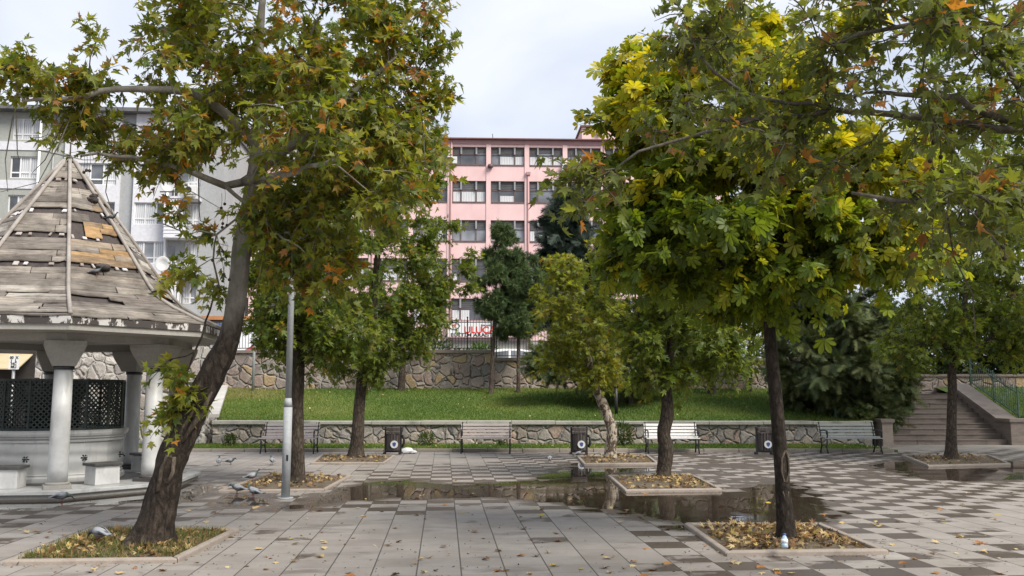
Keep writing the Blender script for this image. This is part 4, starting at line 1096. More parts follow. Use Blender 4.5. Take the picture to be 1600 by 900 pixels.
# ------------------------------------------------------------------ trees
def plane_leaf(detail=True):
    tips = [(0, 1.0), (48, .88), (-48, .88), (100, .58), (-100, .58)]
    pts = []
    order = [(-100, .58), (-48, .88), (0, 1.0), (48, .88), (100, .58)]
    c = np.array((0, .22)); out = [(-.02, .0)]
    prev = None
    for i, (a, r) in enumerate(order):
        if i: 
            am = R((order[i - 1][0] + a) / 2); rs = .17 if abs(a + order[i - 1][0]) < 60 else .13
            out.append((c[0] + rs * math.sin(am), c[1] + rs * math.cos(am)))
        t = R(a); tip = np.array((math.sin(t), math.cos(t))); nrm = np.array((tip[1], -tip[0])); L = r - .22
        if detail:
            out.append(tuple(c + tip * L * .56 - nrm * .17 * r)); out.append(tuple(c + tip * L * .60 - nrm * .085 * r))
            out.append(tuple(c + tip * L)); 
            out.append(tuple(c + tip * L * .66 + nrm * .075 * r)); out.append(tuple(c + tip * L * .50 + nrm * .15 * r))
        else:
            out.append(tuple(c + tip * L * .5 - nrm * .13 * r)); out.append(tuple(c + tip * L)); out.append(tuple(c + tip * L * .5 + nrm * .13 * r))
    out.append((.02, 0))
    V = np.array([(0, .22, 0)] + [(x, y, 0) for x, y in out]); n = len(out)
    Fs = [(0, i + 1, (i + 1) % n + 1)[::-1] for i in range(n)]
    return V, Fs
def chestnut_leaf():
    V, Fs = [], []
    for a, L in ((-95, .62), (-58, .85), (-20, 1.0), (20, 1.0), (58, .85), (95, .62)):
        t = R(a); d = np.array((math.sin(t), math.cos(t))); n = np.array((d[1], -d[0]))
        o = len(V)
        for u, w_ in ((.04, 0), (.4, -.12), (.7, -.2), (.9, -.13), (1.0, 0), (.9, .13), (.7, .2), (.4, .12)):
            q = d * u * L + n * w_ * L; V.append((q[0], q[1], -.22 * (u * L) ** 2))
        Fs += [(o, o + 1, o + 2, o + 3, o + 4)[::-1], (o, o + 4, o + 5, o + 6, o + 7)[::-1]]
    return np.array(V), Fs
def simple_leaf():
    return np.array([(0, 0, 0), (-.2, .35, 0), (-.12, .75, 0), (0, 1, 0), (.12, .75, 0), (.2, .35, 0)]), [(0, 3, 2, 1), (0, 5, 4, 3)]
def needle_tuft(n=16, seed=1):
    r = random.Random(seed); V, Fs = [], []
    for i in range(n):
        a = r.uniform(0, 2 * PI); s = r.uniform(.25, 1.1); y0 = r.uniform(0, .35)
        d = np.array((math.sin(s) * math.cos(a), math.cos(s), math.sin(s) * math.sin(a))); 
        w_ = np.cross(d, (r.gauss(0, 1), r.gauss(0, 1), r.gauss(0, 1))); w_ = w_ / (np.linalg.norm(w_) + 1e-6) * .035
        o = len(V); b = np.array((0, y0, 0)); V += [b - w_, b + w_, b + d * r.uniform(.6, .85)]; Fs.append((o, o + 1, o + 2))
    return np.array(V), Fs
def cedar_spray(n=24, seed=2):
    r = random.Random(seed); V, Fs = [], []
    o = 0; V += [(-.012, 0, 0), (.012, 0, 0), (0, 1.05, -.08)]; Fs.append((0, 1, 2))
    for i in range(n):
        y = i / n; s = ((1 - y) * .4 + .12) * r.uniform(.7, 1.2)
        for sg in (-1, 1):
            for lay in (.03, -.05):
                o = len(V); z = r.uniform(-.12, .1); V += [(0, y, lay * .3), (0, y + .035, lay * .3), (sg * s * r.uniform(.6, 1), y + s * r.uniform(.5, 1.0), z)]; Fs.append((o, o + 1, o + 2) if sg < 0 else (o + 1, o, o + 2))
    return np.array(V), Fs
TPL = {'plane': plane_leaf(True), 'plane_s': plane_leaf(False), 'chestnut': chestnut_leaf(), 'simple': simple_leaf(), 'pine': needle_tuft(), 'cedar': cedar_spray()}

def scatter(name, pos, dirs, nrm, size, cols, tpl, mat, parent=None, origin=(0, 0, 0), fold=.25, curl=.35, seed=0):
    V, Fs = TPL[tpl]; n = len(pos); k = len(V); rg = np.random.default_rng(seed)
    dirs = dirs / (np.linalg.norm(dirs, axis=1, keepdims=True) + 1e-9)
    x = np.cross(dirs, nrm); x /= (np.linalg.norm(x, axis=1, keepdims=True) + 1e-9); z = np.cross(x, dirs)
    f = rg.normal(fold * .6, fold * .6, n)[:, None]; c = rg.normal(-curl * .4, curl * .6, n)[:, None]
    lz = V[None, :, 2] + f * np.abs(V[None, :, 0]) + c * V[None, :, 1] ** 2
    wx = rg.uniform(.82, 1.1, n)[:, None]
    W = pos[:, None, :] + size[:, None, None] * (V[None, :, 0, None] * wx[:, :, None] * x[:, None, :] + V[None, :, 1, None] * dirs[:, None, :] + lz[:, :, None] * z[:, None, :])
    fl = np.concatenate([np.array(q) for q in Fs]); lens = np.array([len(q) for q in Fs]); st = np.concatenate([[0], np.cumsum(lens)[:-1]])
    loops = (fl[None, :] + (np.arange(n) * k)[:, None]).ravel(); starts = (st[None, :] + (np.arange(n) * len(fl))[:, None]).ravel()
    C = np.repeat(cols, k, axis=0)
    # leaf tips a little browner / paler
    return np_mesh(name, W.reshape(-1, 3), loops, starts, mat, parent, C, False, origin)

def resample(pts, rad, step):
    pts = [Vector(p) for p in pts]; out, ro = [], []
    # Catmull-Rom through the points
    n = len(pts)
    for i in range(n - 1):
        p0, p1, p2, p3 = pts[max(i - 1, 0)], pts[i], pts[i + 1], pts[min(i + 2, n - 1)]
        k = max(1, int((p2 - p1).length / step))
        for j in range(k):
            t = j / k
            out.append(.5 * ((2 * p1) + (p2 - p0) * t + (2 * p0 - 5 * p1 + 4 * p2 - p3) * t * t + (3 * p1 - p0 - 3 * p2 + p3) * t ** 3)); ro.append(rad[i] + (rad[i + 1] - rad[i]) * t)
    out.append(pts[-1]); ro.append(rad[-1]); return out, ro

class Tree:
    def __init__(s, trunk, rad, fork, seed=0, knob=.1, flare=.35):
        s.r = random.Random(seed); s.seed = seed
        s.tp, s.tr = resample(trunk, rad, .07); s.knob = knob; s.flare = flare
        s.base = Vector(s.tp[0])
        tot = len(s.tp)
        s.P = [Vector(p) for p in s.tp]; s.par = [-1] + list(range(tot - 1)); s.len = [0.0]
        for i in range(1, tot): s.len.append(s.len[-1] + (s.P[i] - s.P[i - 1]).length)
        s.fix = list(s.tr); s.first = max(1, int(tot * fork)); s.nt = tot
        s.att = []
    def limb(s, pts, r0, r1):
        pts = [Vector(p) for p in pts]
        j = min(range(s.first, len(s.P)), key=lambda i: (s.P[i] - pts[0]).length)
        q, rr = resample([s.P[j]] + pts[1:], [r0 + (r1 - r0) * i / (len(pts) - 1) for i in range(len(pts))], .15)
        prev = j
        for p, r_ in zip(q[1:], rr[1:]):
            p = p + Vector((s.r.gauss(0, 1), s.r.gauss(0, 1), s.r.gauss(0, 1))) * .012
            s.P.append(p); s.par.append(prev); s.fix.append(r_); s.len.append(s.len[prev] + (p - s.P[prev]).length); prev = len(s.P) - 1
    def grow(s, attractors, up=.25):
        A = [Vector(a) for a in attractors]
        top = s.P[s.nt - 1]
        A.sort(key=lambda a: min((a - s.P[i]).length for i in range(s.first, len(s.P), 3)))
        arr = np.array([tuple(p) for p in s.P]); lens = np.array(s.len)
        cap = len(arr); 
        for a in A:
            if len(s.P) > cap or True:
                arr = np.vstack([arr, np.array([tuple(p) for p in s.P[len(arr):]]).reshape(-1, 3)]) if len(s.P) > len(arr) else arr
                if len(lens) < len(s.P): lens = np.concatenate([lens, s.len[len(lens):]])
            d = np.linalg.norm(arr - np.array(a), axis=1)
            cost = d + .22 * lens + .5 * np.maximum(0, arr[:, 2] - a.z)
            cost[:s.first] = 1e9
            j = int(cost.argmin()); p = s.P[j]; L = (a - p).length
            n = max(2, int(L / .16)); pd = (p - s.P[s.par[j]]).normalized()
            ctl = p + pd * L * .3 + (a - p) * .25 + Vector((0, 0, L * up * .4)) + Vector((s.r.gauss(0, 1), s.r.gauss(0, 1), s.r.gauss(0, 1))) * L * .07
            prev = j
            for i in range(1, n + 1):
                t = i / n; q = p * (1 - t) ** 2 + ctl * 2 * t * (1 - t) + a * t * t
                if i < n: q = q + Vector((s.r.gauss(0, 1), s.r.gauss(0, 1), s.r.gauss(0, 1))) * .013
                s.P.append(q); s.par.append(prev); s.fix.append(None); s.len.append(s.len[prev] + (q - s.P[prev]).length); prev = len(s.P) - 1
            s.att.append(prev)
    def build(s, name, mat, parent, tip=.006, twigs=(), limbmat=None, exp=2.35):
        n = len(s.P); area = [0.0] * n; kids = [[] for _ in range(n)]
        for i in range(n - 1, 0, -1): kids[s.par[i]].append(i)
        for i in range(n - 1, -1, -1):
            if not kids[i]: area[i] = tip ** exp
            else: area[i] = sum(area[k] for k in kids[i])
        rad = [a ** (1 / exp) for a in area]
        for i in range(n):
            if s.fix[i] is not None: rad[i] = max(min(rad[i], s.fix[i]), s.fix[i] * .9) if i < s.nt else max(min(rad[i] * .5, s.fix[i] * 1.25), s.fix[i])
            else:
                p = s.par[i]
                if p >= 0: rad[i] = min(rad[i], rad[p] * .85 if s.fix[p] is not None else rad[p])
        VV, LL, SS = [], [], []; nv = 0; nl = 0
        def tube(pts, rr, k, knob=0.0, main=False):
            nonlocal nv, nl
            pts_ = np.array([tuple(p) for p in pts]); rr_ = np.array(rr); m = len(pts_)
            if m < 2: return
            tg = np.gradient(pts_, axis=0); tg /= (np.linalg.norm(tg, axis=1, keepdims=True) + 1e-9)
            ref = np.array((1.0, .13, .07)) if abs(tg[:, 0]).max() < .85 else np.array((.11, 1.0, .2))
            if abs(tg[:, 0]).max() >= .85 and abs(tg[:, 1]).max() >= .85: ref = np.array((.1, .15, 1.0))
            x = np.cross(tg, ref); x /= (np.linalg.norm(x, axis=1, keepdims=True) + 1e-9); y = np.cross(tg, x)
            an = np.arange(k) * 2 * PI / k; ca, sa = np.cos(an), np.sin(an)
            rad2 = np.repeat(rr_[:, None], k, 1)
            if main:
                for i in range(m):
                    h = float(pts_[i, 2] - pts_[0, 2])
                    for q in range(k):
                        pp = pts_[i] + rr_[i] * (ca[q] * x[i] + sa[q] * y[i])
                        f_ = mnoise.noise((pp[0] * 5 + s.seed, pp[1] * 5, pp[2] * 2.2)) * knob + mnoise.noise((pp[0] * 16, pp[1] * 16 + s.seed, pp[2] * 7)) * knob * .45
                        rf = 1 + s.flare * math.exp(-h / .13) * (1 + .5 * math.sin(5 * an[q] + s.seed)) * .8
                        rad2[i, q] *= (1 + f_) * rf
            W = pts_[:, None, :] + rad2[:, :, None] * (ca[None, :, None] * x[:, None, :] + sa[None, :, None] * y[:, None, :])
            idx = nv + np.arange(m * k).reshape(m, k); r2 = np.roll(idx, -1, 1)
            q = np.stack([idx[:-1], r2[:-1], r2[1:], idx[1:]], -1).reshape(-1, 4)
            VV.append(W.reshape(-1, 3)); LL.append(q.ravel()); SS.append(nl + np.arange(len(q)) * 4); nv += m * k; nl += q.size
            LL.append(idx[-1]); SS.append(np.array([nl])); nl += k
        # main trunk first, then every chain
        tube(s.P[:s.nt], [rad[i] for i in range(s.nt)], 22, s.knob, True)
        done = set(range(s.nt))
        starts = []
        for i in range(n):
            ks = sorted(kids[i], key=lambda k: -rad[k])
            for a, k in enumerate(ks):
                if k < s.nt: continue
                cont = (a == 0 and i >= s.nt)
                if not cont: starts.append((i, k))
        for i, k in starts:
            pts = [s.P[i]]; rr = [min(rad[k] * 1.15, rad[i])]; c_ = k
            while True:
                pts.append(s.P[c_]); rr.append(rad[c_])
                ks = sorted(kids[c_], key=lambda q: -rad[q])
                if not ks: break
                c_ = ks[0]
            tube(pts, rr, 4 if rr[0] < .012 else (6 if rr[0] < .04 else 10))
        for pts, rr in twigs: tube(pts, rr, 3)
        return np_mesh(name, np.concatenate(VV), np.concatenate(LL), np.concatenate(SS), mat, parent, None, True, s.base)

def ell(px, py, Y, rx, ry, rd, n, rg, hollow=.25):
    """n points inside an ellipsoid given by its picture centre and radii (pixels) at distance Y and depth radius rd (m)"""
    c = P(px, py, Y); sx = rx * Y / F; sz = ry * Y / F; out = []
    while len(out) < n:
        v = rg.normal(size=3); v /= np.linalg.norm(v); r = rg.uniform(hollow, 1) ** (1 / 2.2)
        q = (c[0] + v[0] * r * sx, c[1] + v[1] * r * rd, c[2] + v[2] * r * sz)
        if q[2] > .55: out.append(q)
    return out

PAL_PLANE = [((.165, .195, .03), 5), ((.22, .235, .036), 4), ((.1, .14, .028), 3), ((.26, .25, .04), 2), ((.34, .23, .038), .8), ((.42, .19, .03), .5), ((.26, .12, .035), .5)]
PAL_GREEN = [((.12, .17, .03), 5), ((.165, .21, .036), 4), ((.08, .125, .026), 3), ((.19, .21, .04), 1.6), ((.26, .2, .045), .25)]
PAL_LIME = [((.19, .225, .035), 5), ((.24, .255, .04), 4), ((.13, .17, .03), 3), ((.3, .27, .045), 1.2), ((.33, .2, .04), .2)]
PAL_CHEST = [((.09, .14, .016), 4)]
PAL_OVER = [((.12, .15, .036), 4), ((.165, .19, .04), 4), ((.095, .12, .04), 3), ((.16, .175, .06), 2), ((.34, .15, .04), .28), ((.25, .13, .055), .35)]
def pick(pal, rg, n, clump):
    """colours: clump leans a whole cluster to one tone, single leaves vary about it"""
    cs = np.array([c for c, _ in pal]); w = np.array([w for _, w in pal], float); w /= w.sum()
    base = cs[rg.choice(len(cs), p=w)]
    own = cs[rg.choice(len(cs), size=n, p=w)]
    m = np.where(rg.random(n) < clump, 1.0, 0.0)[:, None]
    return (base * m + own * (1 - m)) * rg.uniform(.8, 1.22, (n, 1))

def leaf_out(tree, att_pts, centre, rg, k_twig, k_leaf, L, size, pal, droop=.25, upn=1.0, clump=.55, colfun=None):
    pos, di, nr, sz, cl, tw = [], [], [], [], [], []
    for a in att_pts:
        a = np.array(a); outw = a - centre; outw /= (np.linalg.norm(outw) + 1e-6)
        p_ = pal if colfun is None else colfun(a)
        for t in range(k_twig):
            d = outw * .55 + rg.normal(size=3) * .75; d[2] = d[2] * .7 - .05; d /= np.linalg.norm(d); l = L * rg.uniform(.5, 1.2)
            n = k_leaf; ts = (np.arange(n) + rg.uniform(.2, 1, n)) / n
            bend = np.array((0, 0, -droop * l))
            pts = a + d * l * ts[:, None] + bend * (ts ** 2)[:, None]
            tw.append(([a, a + d * l * .5 + bend * .25, a + d * l + bend], [.005, .004, .002]))
            side = rg.normal(size=(n, 3)); side -= (side @ d)[:, None] * d; side /= (np.linalg.norm(side, axis=1, keepdims=True) + 1e-6)
            ld = d * .45 + side * .8 + np.array((0, 0, -.32)); 
            nn = np.array((0, 0, upn)) + rg.normal(size=(n, 3)) * .5 + outw * .25
            pos.append(pts + ld * size * .25); di.append(ld); nr.append(nn); sz.append(size * rg.uniform(.6, 1.2, n)); cl.append(pick(p_, rg, n, clump))
    return [np.concatenate(q) for q in (pos, di, nr, sz, cl)] + [tw]

def make_tree(name, label, cat, group, trunk, rad, ells, leaf, pal, barkm, seed, fork=.6, limbs=(), size=.15, L=.35, k=(3, 8), knob=.1, flare=.35, up=.25, mat='leaf', droop=.25, colfun=None, crown='crown', tip=.006, fold=.25, curl=.35, upn=1.0, clump=.55, bare=()):
    rg = np.random.default_rng(seed)
    t = Tree(trunk, rad, fork, seed, knob, flare)
    root = empty(name, t.base, label, cat, group)
    for pts, r0, r1 in limbs: t.limb(pts, r0, r1)
    A = []
    for e in ells: A += ell(*e, rg)
    t.grow(A, up)
    cz = np.mean(np.array(A), 0); cz[2] -= .3
    pts = [tuple(t.P[i]) for i in t.att]
    pos, di, nr, sz, cl, tw = leaf_out(t, pts, cz, rg, k[0], k[1], L, size, pal, droop, upn, clump, colfun)
    for b in bare: tw.append(([np.array(q) for q in b], list(np.linspace(.009, .003, len(b)))))
    t.build('trunk', barkm, root, tip, tw)
    scatter(crown, pos, di, nr, sz, cl, leaf, M[mat], root, t.base, fold, curl, seed)
    return root, t, pts

PITS = 'plane trees in kerbed pits on the plaza'
# --- big leaning plane on the left
Yt = G(235, 858).y
tp = [(233, 860, 82), (238, 835, 68), (248, 790, 54), (265, 735, 50), (288, 670, 52), (312, 620, 50), (338, 575, 43), (358, 530, 37), (369, 470, 34), (376, 410, 32), (384, 350, 29), (394, 295, 27), (402, 240, 23), (405, 180, 19), (404, 110, 16), (408, 30, 13), (415, -60, 9)]
trunk = [P(x, y, Yt) for x, y, w in tp]; trunk[0].z = 0; rad = [w / 2 * Yt / F for x, y, w in tp]
PX = lambda pts: [P(x, y, Y) for x, y, Y in pts]
limbs = [(PX([(386, 330, Yt), (350, 290, Yt - .2), (290, 265, Yt - .4), (210, 245, Yt - .6), (130, 240, Yt - .7)]), .05, .012),
         (PX([(396, 285, Yt), (470, 215, Yt - .3), (545, 150, Yt - .4), (620, 90, Yt - .3)]), .06, .015),
         (PX([(400, 230, Yt), (330, 160, Yt - .4), (240, 140, Yt - .7), (130, 150, Yt - .9), (40, 160, Yt - 1)]), .06, .014),
         (PX([(394, 295, Yt), (450, 270, Yt - .8), (530, 250, Yt - 1.4)]), .05, .015),
         (PX([(402, 210, Yt), (440, 120, Yt + .9), (500, 50, Yt + 1.5)]), .05, .015),
         (PX([(380, 380, Yt), (420, 350, Yt - .3), (450, 380, Yt - .6)]), .025, .01)]
ells = [(450, 30, Yt, 185, 130, 1.7, 78), (470, 200, Yt - .1, 195, 110, 1.6, 88), (320, 110, Yt - .3, 75, 110, 1.1, 24), (470, 345, Yt + .1, 75, 85, .8, 34), (560, 250, Yt - .6, 130, 80, .9, 32),
        (90, 122, Yt - .9, 90, 20, .5, 14), (240, 215, Yt - .5, 75, 38, .6, 15), (140, 185, Yt - .7, 50, 14, .3, 5), (310, 390, Yt - .2, 45, 90, .5, 5), (150, 100, Yt - .8, 40, 40, .3, 3), (640, 60, Yt - .2, 55, 75, .6, 14), (640, 150, Yt, 50, 45, .5, 8),
        (508, 420, Yt - .1, 36, 40, .4, 7), (270, 590, Yt - .1, 34, 55, .25, 7), (430, -150, Yt, 190, 110, 1.6, 40)]
bare = [PX([(110, 185, Yt - .8), (90, 230, Yt - .8), (60, 285, Yt - .7), (0, 300, Yt - .6)]), PX([(20, 180, Yt - .9), (8, 250, Yt - .8), (12, 300, Yt - .8)]),
        PX([(25, 180, Yt - .9), (27, 240, Yt - .9), (30, 250, Yt - .9)]), PX([(60, 235, Yt - .8), (130, 250, Yt - .7), (210, 250, Yt - .6)]), PX([(100, 190, Yt - .7), (70, 250, Yt - .7), (50, 270, Yt - .7)]),
        PX([(250, 300, Yt - .3), (300, 300, Yt - .3), (360, 335, Yt - .1)]), PX([(310, 260, Yt - .2), (311, 330, Yt - .2), (313, 345, Yt - .2), (345, 360, Yt - .1)]), PX([(170, 260, Yt - .5), (165, 300, Yt - .5), (178, 340, Yt - .5)]),
        PX([(255, 350, Yt - .2), (310, 372, Yt - .2), (358, 385, Yt)]), PX([(290, 430, Yt - .1), (330, 405, Yt - .1), (370, 400, Yt)])]
bigroot, bigt, bigpts = make_tree('plane_tree', 'large plane tree with a leaning scarred trunk in the front left pit', 'tree', PITS, trunk, rad, ells, 'plane', PAL_PLANE, M['bark_plane'], 3, .62, limbs, .11, .36, (5, 12), .24, .5, bare=bare, fold=.4, curl=.6, upn=.8)
# --- slim plane behind the lamp post
Y2 = G(465, 759).y
tp = [(465, 760, 27), (465, 730, 24), (464, 650, 22), (466, 580, 21), (466, 520, 20), (470, 450, 16), (476, 380, 12), (482, 300, 8), (485, 200, 5)]
trunk = [P(x, y, Y2) for x, y, w in tp]; trunk[0].z = 0; rad = [w / 2 * Y2 / F for x, y, w in tp]
ells = [(455, 440, Y2, 75, 95, 1.1, 52), (510, 300, Y2, 115, 120, 1.5, 55), (430, 515, Y2 + .3, 55, 35, .6, 16), (520, 500, Y2, 60, 55, .8, 26), (500, 150, Y2, 120, 110, 1.5, 38)]
make_tree('plane_tree', 'slim straight plane tree right behind the grey lamp post', 'tree', PITS, trunk, rad, ells, 'plane_s', PAL_GREEN, M['bark_dark'], 5, .55, (), .132, .42, (5, 13), .08, .25)
# --- broad plane behind it
Y3 = G(557, 718).y
tp = [(556, 719, 28), (558, 690, 22), (561, 640, 19), (566, 590, 18), (575, 540, 16), (583, 470, 13), (590, 400, 10), (595, 300, 7), (598, 220, 4)]
trunk = [P(x, y, Y3) for x, y, w in tp]; trunk[0].z = 0; rad = [w / 2 * Y3 / F for x, y, w in tp]
ells = [(575, 520, Y3, 92, 65, 1.4, 62), (600, 430, Y3, 90, 90, 1.5, 62), (560, 560, Y3, 60, 30, .9, 16), (640, 300, Y3, 75, 110, 1.4, 48), (590, 250, Y3 + .3, 115, 100, 1.6, 36), (690, 440, Y3, 52, 48, .7, 16), (650, 485, Y3, 60, 34, .8, 18), (560, 350, Y3, 90, 80, 1.3, 25), (725, 415, Y3, 15, 25, .3, 3)]
make_tree('plane_tree', 'bushy dark green plane tree left of the first litter bin', 'tree', PITS, trunk, rad, ells, 'plane_s', PAL_GREEN, M['bark_dark'], 8, .5, (), .14, .45, (5, 13), .08, .3)
# --- pale mottled curved plane
Y4 = G(955, 719).y
tp = [(954, 720, 22), (954, 700, 19), (957, 675, 18), (951, 655, 18), (942, 632, 17), (930, 605, 14), (922, 570, 11), (916, 530, 9), (908, 480, 7), (900, 430, 4)]
trunk = [P(x, y, Y4) for x, y, w in tp]; trunk[0].z = 0; rad = [w / 2 * Y4 / F for x, y, w in tp]
ells = [(880, 470, Y4, 48, 68, .9, 34), (925, 510, Y4, 62, 62, 1.0, 42), (935, 575, Y4, 45, 34, .7, 22), (870, 550, Y4, 34, 26, .5, 9), (965, 430, Y4, 80, 75, 1.1, 36), (880, 425, Y4, 24, 40, .4, 8)]
make_tree('plane_tree', 'yellow-green plane tree with a pale mottled curving trunk', 'tree', PITS, trunk, rad, ells, 'plane_s', PAL_LIME, M['bark_mottled'], 12, .45, (), .13, .42, (5, 12), .16, .2)
# --- dark knobbly trunk
Y5 = G(1036, 750).y
tp = [(1036, 751, 30), (1037, 735, 25), (1041, 700, 26), (1037, 680, 23), (1042, 650, 22), (1042, 610, 17), (1046, 570, 15), (1050, 520, 13), (1060, 460, 10), (1065, 400, 7), (1068, 340, 4)]
trunk = [P(x, y, Y5) for x, y, w in tp]; trunk[0].z = 0; rad = [w / 2 * Y5 / F for x, y, w in tp]
ells = [(1060, 530, Y5, 95, 58, 1.2, 62), (1020, 440, Y5, 95, 80, 1.2, 50), (1090, 410, Y5, 100, 80, 1.2, 40), (1040, 585, Y5, 55, 20, .6, 10), (1125, 555, Y5, 45, 30, .6, 14), (1070, 290, Y5, 110, 90, 1.5, 30)]
make_tree('plane_tree', 'plane tree with a dark knobbly trunk in front of the white bench', 'tree', PITS, trunk, rad, ells, 'plane_s', PAL_GREEN, M['bark_dark'], 15, .5, (), .135, .42, (5, 12), .2, .25)
# --- horse chestnut, front right
Y6 = G(1228, 852).y
tp = [(1230, 855, 38), (1229, 830, 31), (1224, 770, 27), (1219, 700, 25), (1212, 620, 23), (1206, 560, 22), (1202, 500, 20), (1203, 440, 16), (1208, 360, 13), (1205, 270, 11), (1200, 180, 8), (1195, 90, 5)]
trunk = [P(x, y, Y6) for x, y, w in tp]; trunk[0].z = 0; rad = [w / 2 * Y6 / F for x, y, w in tp]
limbs = [(PX([(1202, 490, Y6), (1240, 455, Y6 - .1), (1310, 400, Y6 - .2), (1370, 330, Y6)]), .045, .014), (PX([(1201, 480, Y6), (1160, 430, Y6 + .1), (1080, 370, Y6), (1000, 300, Y6)]), .045, .014),
         (PX([(1205, 400, Y6), (1270, 300, Y6 + .6), (1300, 200, Y6 + .8)]), .04, .014), (PX([(1206, 330, Y6), (1140, 230, Y6 + .2), (1060, 140, Y6)]), .04, .013)]
ells = [(1150, 330, Y6, 215, 130, 1.4, 95), (1130, 180, Y6, 180, 110, 1.2, 62), (1320, 330, Y6, 120, 115, 1.2, 44), (1010, 240, Y6, 85, 130, .9, 34), (1190, 440, Y6, 130, 42, .9, 30), (1320, 265, Y6, 115, 55, .9, 28), (1200, 60, Y6, 140, 70, 1.1, 28), (1000, 110, Y6, 55, 55, .5, 12), (1030, 385, Y6, 85, 50, .9, 20), (1390, 400, Y6, 70, 60, .9, 16)]
def chest_col(a):
    # yellowing leaves; the lit top and right painted brighter, the shaded underside darker
    h = (a[2] - 2.6) / 1.7 + (a[0] - 3.6) * .18 + mnoise.noise(tuple(Vector(a) * 1.1)) * .7
    y = min(max(h, 0), 1)
    return [((.12, .175, .02), 4 * (1 - y) + .4), ((.17, .22, .022), 3), ((.28, .3, .026), 1.2 + 4 * y), ((.46, .41, .03), 4.5 * y * y + .25), ((.08, .125, .017), 2.5 * (1 - y) + .2)]
chroot, cht, _ = make_tree('chestnut_tree', 'horse chestnut with a thin straight dark trunk and yellowing crown in the front right pit', 'tree', None, trunk, rad, ells, 'chestnut', PAL_CHEST, M['bark_black'], 21, .58, limbs, .128, .34, (5, 7), .08, .4, droop=.3, colfun=chest_col, fold=.06, curl=.2)
# --- right plane near the stairs
Y7 = G(1486, 721).y
tp = [(1486, 722, 27), (1486, 705, 20), (1487, 660, 17), (1488, 610, 15), (1488, 575, 14), (1500, 530, 10), (1510, 450, 8), (1512, 360, 5)]
trunk = [P(x, y, Y7) for x, y, w in tp]; trunk[0].z = 0; rad = [w / 2 * Y7 / F for x, y, w in tp]
limbs = [(PX([(1488, 580, Y7), (1465, 545, Y7), (1440, 500, Y7)]), .06, .02), (PX([(1488, 580, Y7), (1530, 540, Y7), (1570, 500, Y7)]), .06, .02)]
ells = [(1500, 440, Y7, 125, 95, 1.7, 80), (1440, 520, Y7, 75, 52, 1.2, 30), (1545, 520, Y7, 70, 50, 1.2, 34), (1520, 330, Y7, 110, 80, 1.5, 45), (1590, 440, Y7, 60, 110, 1.4, 30), (1510, 210, Y7, 130, 80, 2.0, 44), (1520, 110, Y7, 110, 70, 1.8, 34)]
make_tree('plane_tree', 'plane tree with a forked dark trunk in front of the stone stairs', 'tree', PITS, trunk, rad, ells, 'plane_s', PAL_GREEN, M['bark_dark'], 27, .6, limbs, .142, .45, (5, 12), .1, .3)
# --- plane just outside the frame on the right, boughs reach in overhead
tb = Vector((5.6, 6.2, 0))
trunk = [tb, tb + Vector((-.05, 0, .9)), tb + Vector((-.1, .05, 1.8)), tb + Vector((-.12, .1, 2.7)), tb + Vector((-.2, .2, 3.6)), tb + Vector((-.3, .3, 5))]
rad = [.2, .16, .15, .14, .1, .05]
Y8 = 6.0
limbs = [(PX([(1640, 240, 6.2), (1560, 185, 6.0), (1500, 155, 5.9), (1440, 152, 5.8), (1370, 148, 5.8)]), .036, .013), (PX([(1640, 260, 6.2), (1560, 200, 6.0), (1440, 185, 6.2), (1300, 172, 6.3), (1190, 190, 6.4), (1080, 180, 6.4)]), .036, .01),
         (PX([(1640, 320, 6.2), (1560, 312, 5.8), (1440, 312, 5.7), (1330, 302, 5.8)]), .035, .01), (PX([(1660, 100, 6.2), (1520, 60, 6), (1400, 40, 5.8), (1300, 70, 6)]), .03, .01), (PX([(1300, 172, 6.3), (1150, 140, 6.3), (1080, 65, 6.4)]), .018, .008),
         (PX([(1190, 190, 6.4), (1000, 240, 6.5), (900, 300, 6.6)]), .014, .006)]
ells = [(1230, 55, Y8 + .3, 165, 70, .7, 19), (1420, 110, Y8, 160, 120, .8, 26), (1130, 190, Y8 + .4, 140, 45, .5, 10), (1480, 330, Y8 - .2, 110, 60, .6, 15), (930, 285, Y8 + .6, 50, 35, .3, 6), (1570, 220, Y8, 60, 130, .7, 14), (1090, 50, Y8 + .4, 45, 40, .4, 6), (1530, 30, Y8, 110, 60, .7, 11), (1260, 240, Y8 + .2, 130, 35, .4, 6), (1500, -60, Y8, 170, 80, .9, 10)]
bare = [PX([(1480, 330, 5.8), (1490, 400, 5.8), (1520, 460, 5.8), (1525, 540, 5.8)]), PX([(1500, 400, 5.8), (1460, 380, 5.8), (1440, 400, 5.8)])]
overroot, overt, overpts = make_tree('plane_tree', 'plane tree outside the right edge whose long boughs overhang the plaza', 'tree', None, trunk, rad, ells, 'plane', PAL_OVER, M['bark_grey'], 33, .45, limbs, .106, .36, (5, 7), .08, .3, droop=.3, bare=bare, fold=.4, curl=.6, upn=.8)

